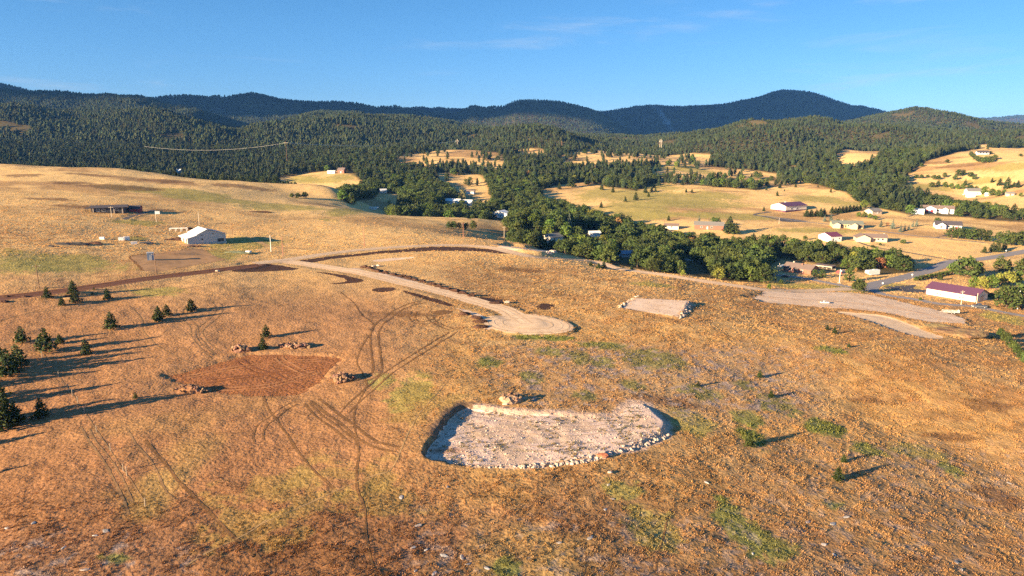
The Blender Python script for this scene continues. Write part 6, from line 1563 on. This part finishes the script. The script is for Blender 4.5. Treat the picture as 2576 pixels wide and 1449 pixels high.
# how much of each tree shows, nearest first
cover = np.zeros((576, 1024), bool)
o = np.argsort(Y); share = np.zeros(len(X))
for i in o:
    u, v0 = project(X[i], Y[i], Z[i]); _, v1 = project(X[i], Y[i], Z[i] + H[i])
    w = (0.23 if isp[i] else 0.40) * H[i] * F_PX / Y[i]
    a, b, c, d = int(max(u - w, 0)), int(min(u + w + 1, 1024)), int(max(v1, 0)), int(min(v0, 576))
    if b <= a or d <= c: continue
    blk = cover[c:d, a:b]
    share[i] = (~blk).sum(); blk[:] = True
single = np.zeros(len(X), bool)
for kind in (True, False):
    k = np.where(isp == kind)[0]; k = k[np.argsort(-share[k])][:285 if kind else 292]
    single[k[share[k] > 3]] = True
SHORT = []
for x, y, l in MARKS:
    w = l.split(); k = next((a for a in range(2, len(w)) if w[a] in ('with','half','standing','below','beside','behind','in','on','at','among','left','right','under','alone','of','above','by','deep','peeking','between','before')), len(w))
    SHORT.append((x, y, ' '.join(w[:k])))
SHORT += [(gA.x, gA.y, 'transmission pole on the bare knoll'), (gB.x, gB.y, 'pair of transmission poles'), (gC.x, gC.y, 'far transmission pole in the forest'), (hit(z2(1212,1300)).x, hit(z2(1212,1300)).y, 'white camper in the clearing'),
          (hit(z7(540,650)).x, hit(z7(540,650)).y, 'jumble of boulders'), (hit(z7(1160,800)).x, hit(z7(1160,800)).y, 'loop road bend by the stubby pines'), (hit(z8(1100,860)).x, hit(z8(1100,860)).y, 'white camper by the road')]
def zone(x, y):
    d = [math.hypot(x - a, y - b) for a, b, _ in SHORT]; k = d.index(min(d)); a, b, l = SHORT[k]
    ua, ut = a / b, x / y
    side = ('behind' if y > b else 'in front of') if abs(ut - ua) * y < 0.45 * abs(y - b) else ('left of' if ut < ua else 'right of')
    return side + ' the ' + l
LAB = {True: 'dark pine ', False: 'dark green oak '}
rl = random.Random(4)
for i in np.where(single)[0]:
    zn = zone(X[i], Y[i]); kind = 'midpine' if isp[i] else 'oak'
    if kind == 'midpine' and Y[i] < 800: kind = 'pine'
    lb = LAB[bool(isp[i])] + zn; gr = 'pines of the valley woods' if isp[i] else 'oaks of the valley woods'
    if kind == 'oak':
        q = rl.random()
        if q < 0.09: kind, lb, gr = 'bright', 'light green leafy tree ' + zn, 'light green trees of the valley woods'
        elif q < 0.12: kind, lb, gr = 'yellow', 'yellowing tree ' + zn, 'yellowing trees of the valley woods'
        elif q < 0.128: kind, lb, gr = 'orange', 'dying orange tree ' + zn, 'dying trees of the valley woods'
    tree(kind, Vector((X[i], Y[i], Z[i] - 0.15)), H[i], lb, gr, 1.12 if kind != 'midpine' else 1.0)
rest = ~single

# ------------------------------------------------------------------ instanced masses
def proto_collection(name, meshes):
    c = bpy.data.collections.new(name)
    for i, m in enumerate(meshes):
        o = bpy.data.objects.new('%s_%02d' % (name, i), m); c.objects.link(o)
    return c
def scatter(name, pts, rz, sc, pick, pc, tint=None, tilt=None, scz=None):
    me = bpy.data.meshes.new(name); me.vertices.add(len(pts)); me.vertices.foreach_set('co', np.asarray(pts, np.float32).ravel())
    def fa(nm, val, ty='FLOAT'):
        a = me.attributes.new(nm, ty, 'POINT')
        if ty == 'FLOAT_COLOR': a.data.foreach_set('color', np.asarray(val, np.float32).ravel())
        elif ty == 'FLOAT_VECTOR': a.data.foreach_set('vector', np.asarray(val, np.float32).ravel())
        else: a.data.foreach_set('value', np.asarray(val, np.int32 if ty == 'INT' else np.float32))
    n = len(pts)
    fa('rot', np.c_[np.zeros(n) if tilt is None else tilt, np.zeros(n), rz], 'FLOAT_VECTOR'); fa('siz', np.c_[sc, sc, sc if scz is None else scz], 'FLOAT_VECTOR'); fa('pick', pick, 'INT')
    if tint is not None: fa('tint', np.c_[tint, np.ones(n)], 'FLOAT_COLOR')
    o = link(name, me)
    ng = bpy.data.node_groups.new(name, 'GeometryNodeTree')
    ng.interface.new_socket('Geometry', in_out='INPUT', socket_type='NodeSocketGeometry'); ng.interface.new_socket('Geometry', in_out='OUTPUT', socket_type='NodeSocketGeometry')
    N, L = ng.nodes, ng.links
    gi, go = N.new('NodeGroupInput'), N.new('NodeGroupOutput')
    ci = N.new('GeometryNodeCollectionInfo'); ci.inputs['Collection'].default_value = pc; ci.inputs['Separate Children'].default_value = True; ci.inputs['Reset Children'].default_value = True
    ip = N.new('GeometryNodeInstanceOnPoints'); ip.inputs['Pick Instance'].default_value = True
    def na(nm, ty):
        a = N.new('GeometryNodeInputNamedAttribute'); a.data_type = ty; a.inputs['Name'].default_value = nm; return a.outputs['Attribute']
    e2r = N.new('FunctionNodeEulerToRotation')
    L.new(na('rot', 'FLOAT_VECTOR'), e2r.inputs[0])
    L.new(gi.outputs[0], ip.inputs['Points']); L.new(ci.outputs[0], ip.inputs['Instance']); L.new(na('pick', 'INT'), ip.inputs['Instance Index'])
    L.new(e2r.outputs[0], ip.inputs['Rotation']); L.new(na('siz', 'FLOAT_VECTOR'), ip.inputs['Scale'])
    L.new(ip.outputs[0], go.inputs[0])
    o.modifiers.new('scatter', 'NODES').node_group = ng
    tag(o, kind='stuff')
    return o
def joined(pr):
    cr, tk = pr
    me = cr.copy(); bm = bmesh.new(); bm.from_mesh(me); k = len(bm.faces); bm.from_mesh(tk); bm.faces.ensure_lookup_table()
    for f in bm.faces[k:]: f.material_index = 1
    bm.to_mesh(me); bm.free(); me.materials.append(M_BARK); return me
P_FAR = proto_collection('far_pine', [joined(cone_pine(120 + i, M_FARP, 4, 5, 10, (2.4, 2.7, 3.0, 3.4, 2.1, 2.8)[i], (0.13, 0.2, 0.1, 0.25, 0.3, 0.13)[i], 10)) for i in range(6)])
P_MID = proto_collection('mid_pine', [joined(p) for p in PROTO['midpine']])
P_OAK = proto_collection('mass_oak', [joined(p) for p in PROTO['oak']] + [joined(PROTO['bright'][0])])
k = rest & isp
scatter('pine_woods', np.c_[X[k], Y[k], Z[k]], nrg.uniform(0, 6.28, k.sum()), H[k] / 10 * nrg.uniform(.95, 1.15, k.sum()), nrg.integers(0, 5, k.sum()), P_MID, scz=H[k] / 10)
k = rest & ~isp
scatter('oak_woods', np.c_[X[k], Y[k], Z[k]], nrg.uniform(0, 6.28, k.sum()), H[k] / 10 * 1.1, np.where(nrg.random(k.sum()) < 0.07, 6, nrg.integers(0, 6, k.sum())), P_OAK, scz=H[k] / 10)
# forest over the hills and mountains
def far_forest(name, y0, y1, cell, hmin, hmax, wide):
    X, Y = cells(y0, y1, cell); Z = tz(X, Y); Hh = nrg.uniform(hmin, hmax, len(X)) * (0.65 + 0.7 * fbm(X, Y, 70, 2, 95))
    Hh *= 1 - 0.36 * sstep(-0.15, 0.2, X / Y)
    keep = seen(X, Y, Z + Hh, 6) & (fbm(X, Y, 48, 3, 96) > 0.34) & ~((clear_mask(X, Y, Z)) & (Y < 1300))
    X, Y, Z, Hh = X[keep], Y[keep], Z[keep], Hh[keep]
    scatter(name, np.c_[X, Y, Z - 0.4], nrg.uniform(0, 6.28, len(X)), Hh / 10 * wide * nrg.uniform(.9, 1.2, len(X)), nrg.integers(0, 6, len(X)), P_FAR, scz=Hh / 10)
    return len(X)
c1 = far_forest('forest', 1250, 2650, 6.6, 8, 15.5, 1.12)
c2 = far_forest('mountain_forest', 2650, 6000, 14, 9, 17, 1.35)
c3 = far_forest('distant_forest', 6000, 9500, 34, 18, 26, 2.4)
print('far forest', c1, c2, c3, 'woods', rest.sum(), 'single', single.sum())

# ------------------------------------------------------------------ dry grass
def tuft(seed, n=13, h=0.42, r=0.34):
    rg = random.Random(seed); vs, fs = [], []
    for _ in range(n):
        a, q = rg.uniform(0, 6.28), r * math.sqrt(rg.random())
        x, y = math.cos(a) * q, math.sin(a) * q
        b = rg.uniform(0, 6.28); w = rg.uniform(0.05, 0.10); hh = h * rg.uniform(0.55, 1.15) * (1 - 0.4 * q / r)
        lx, ly = math.cos(a) * hh * 0.45 + rg.uniform(-.1, .1), math.sin(a) * hh * 0.45 + rg.uniform(-.1, .1)
        i = len(vs)
        vs += [(x - math.cos(b) * w, y - math.sin(b) * w, -0.05), (x + math.cos(b) * w, y + math.sin(b) * w, -0.05), (x + lx + math.cos(b) * w * 0.5, y + ly + math.sin(b) * w * 0.5, hh), (x + lx * 1.2 - math.cos(b) * w * 0.5, y + ly * 1.2, hh * 0.92)]
        fs.append((i, i + 1, i + 2, i + 3))
    return vs, fs
M_TUFT = mat('dry_grass', (1, 1, 1), 0.9, attr='tint', inst=True, spec=0.1, var=0.15, scale=2.0, trans=0.3)
P_TUFT = proto_collection('tuft', [raw_mesh('tuft', *tuft(i), M_TUFT) for i in range(7)])
NT = 260000
Y = nrg.uniform(72, 470, NT); X = nrg.uniform(-1, 1, NT) * (0.80 * Y + 14); Z = tz(X, Y)
u, v = project(X, Y, Z); U, Vv = u / 0.39767, v / 0.39767
ang = fbm(X * 0.8 + Y * 0.6, (Y * 0.8 - X * 0.6) * 2.2, 4.5, 3, 93)
dens = 0.22 + 0.78 * sstep(0.40, 0.60, ang)
mown = (1 - sstep(850, 1300, U)) * (1 - sstep(1150, 1400, Vv)) * sstep(620, 680, Vv)
dens *= 1 - 0.6 * mown
dens *= 1 - 0.9 * sstep(230, 470, Y)
tcol_all = tcol(X, Y); greenish = sstep(0.9, 1.05, tcol_all[:, 1] / tcol_all[:, 0])
dens = np.maximum(dens, greenish)
keep = nrg.random(NT) < dens
bare = np.zeros(NT, bool)
for P, h in BARE:
    xs, yy = [p[0] for p in P], [p[1] for p in P]
    m = np.where((X > min(xs) - 6) & (X < max(xs) + 6) & (Y > min(yy) - 6) & (Y < max(yy) + 6))[0]
    if len(m): bare[m] |= (in_poly(X[m], Y[m], P) & (dist_poly(X[m], Y[m], P) > nrg.random(len(m)) ** 2 * 2.2) & (nrg.random(len(m)) > 0.025)) if h == 0 else (dist_poly(X[m], Y[m], P[::2] + [P[-1]], False) < h + 0.2 - nrg.random(len(m)) ** 2 * 1.3)
keep &= ~bare & seen(X, Y, Z + 0.5, 0.5) & ~wooded(X, Y, Z)
d1 = dist_poly(X, Y, PAD1)
keep &= ~((d1 < 2.2) & (nrg.random(NT) < 0.75))
X, Y, Z = X[keep], Y[keep], Z[keep]
size = nrg.uniform(0.4, 1.0, len(X)) * (0.62 + Y / 650) * (1 - 0.5 * mown[keep]) * (1 + 0.45 * greenish[keep])
tc = tcol(X, Y) * nrg.uniform(0.75, 1.35, len(X))[:, None] * np.array((1.0, 1.0, 1.0))
gx_ = nrg.uniform(-1, 1, 16000) * 24 + 8; gy_ = nrg.uniform(108, 156, 16000)
g_ok = in_poly(gx_, gy_, PAD1); gx_, gy_ = gx_[g_ok], gy_[g_ok]
P_GRIT = proto_collection('grit', [m_ for m_ in stones[:6]])
gs_ = np.minimum(nrg.exponential(0.04, len(gx_)) + 0.03, 0.26)
scatter('gravel', np.c_[gx_, gy_, tz(gx_, gy_) + 0.05], nrg.uniform(0, 6.28, len(gx_)), gs_, nrg.integers(0, 6, len(gx_)), P_GRIT, tilt=nrg.uniform(-1, 1, len(gx_)))
# weeds coming up through the pads
wk = nrg.random(len(gx_)) < 0.16 * sstep(0.42, 0.6, fbm(gx_, gy_, 4, 3, 105))
wx, wy = gx_[wk], gy_[wk]
scatter('weeds', np.c_[wx, wy, tz(wx, wy) + 0.04], nrg.uniform(0, 6.28, len(wx)), nrg.uniform(0.4, 0.9, len(wx)), nrg.integers(0, 7, len(wx)), P_TUFT, np.where(nrg.random((len(wx), 1)) < 0.5, np.array([[0.16, 0.14, 0.05]]), np.array([[0.34, 0.24, 0.11]])))
scatter('grass', np.c_[X, Y, Z], nrg.uniform(0, 6.28, len(X)), size, nrg.integers(0, 7, len(X)), P_TUFT, np.clip(tc, 0, 0.8), scz=size * nrg.uniform(.7, 1.15, len(X)))
print('tufts', len(X), 'objects', len(bpy.data.objects))

# ------------------------------------------------------------------ unseen clouds added left of the view, shaped to shade the far ridges
def shade_cloud(plan, alt, thick, seed):
    back = (alt - 320) / math.tan(SUN_EL)
    ox, oy = -math.cos(SUN_AZ) * back, -math.sin(SUN_AZ) * back
    P = smooth_line([(x + ox, y + oy) for x, y in plan], 260, 45, seed, True)
    xs, yy = [p[0] for p in P], [p[1] for p in P]
    gx, gy = np.meshgrid(np.arange(min(xs), max(xs), 230), np.arange(min(yy), max(yy), 230)); gx, gy = gx.ravel() + 20 * np.sin(gy.ravel()), gy.ravel()
    ok = in_poly(gx, gy, P) & (dist_poly(gx, gy, P) > 110)
    m = len(P)
    v, e, f, *_ = delaunay_2d_cdt([Vector(p) for p in P] + [Vector(p) for p in zip(gx[ok], gy[ok])], [(i, (i + 1) % m) for i in range(m)], [], 1, 1e-3)
    X, Y = np.array([p.x for p in v]), np.array([p.y for p in v]); n = len(X)
    d = dist_poly(X, Y, P)
    top = alt + np.minimum(d, 700) / 700 * thick * (0.5 + fbm(X, Y, 600, 4, seed)); bot = alt - np.minimum(d, 300) / 300 * 40
    vs = list(zip(X, Y, top)) + list(zip(X, Y, bot))
    fs = [tuple(t) for t in f] + [tuple(n + i for i in reversed(t)) for t in f] + [(i, (i + 1) % m, n + (i + 1) % m, n + i) for i in range(m)]
    o = mesh_obj('shade_cloud', vs, fs, mat('shade_cloud_white', (0.85, 0.85, 0.86), 1.0, spec=0.0, var=0.05, scale=0.002), None, True)
    tag(o, kind='stuff')
shade_cloud([(-3700,2850),(-1500,2780),(-600,2950),(500,3050),(1300,3500),(2250,4450),(2120,5500),(1500,6500),(-1000,6500),(-4200,5000)], 2300, 420, 3)
shade_cloud([(-2500,1860),(-1500,1880),(-950,2080),(-620,2330),(-800,2420),(-1300,2330),(-1900,2280),(-2600,2260)], 2100, 260, 4)

# ------------------------------------------------------------------ haze
zmax = max(float(GZ.max()) + 40, 120.0)
b = MB().box(-13500, 13500, -600, 13600, float(GZ.min()) - 30, zmax)
hz = bpy.data.materials.new('haze_air'); hz.use_nodes = True
hn, hl = hz.node_tree.nodes, hz.node_tree.links
hn.clear()
ho = hn.new('ShaderNodeOutputMaterial'); hv = hn.new('ShaderNodeVolumePrincipled')
hv.inputs['Color'].default_value = (0.13, 0.38, 1.0, 1)
hv.inputs['Density'].default_value = 4.4e-5
hv.inputs['Anisotropy'].default_value = 0.0
hl.new(hv.outputs[0], ho.inputs['Volume'])
tag(b.build('haze', hz), kind='stuff')

# ------------------------------------------------------------------ labels shared by look-alikes get their order from the left
ORD = 'first second third fourth fifth sixth seventh eighth ninth tenth eleventh twelfth thirteenth fourteenth fifteenth sixteenth seventeenth eighteenth nineteenth twentieth'.split()
def ordinal(k):
    if k < 20: return ORD[k]
    return '%d%s' % (k + 1, {1: 'st', 2: 'nd', 3: 'rd'}.get((k + 1) % 10, 'th') if (k + 1) % 100 not in (11, 12, 13) else 'th')
byl = {}
for o in bpy.data.objects:
    if o.parent is None and 'label' in o.keys(): byl.setdefault(o['label'], []).append(o)
for l, obs in byl.items():
    if len(obs) < 2: continue
    obs.sort(key=lambda o: float(project(*o.location)[0]))
    for k, o in enumerate(obs): o['label'] = (l + ', ' + ordinal(k) + ' from the left') if len(l.split()) <= 12 else ' '.join(l.split()[:12]) + ', ' + ordinal(k) + ' from left'
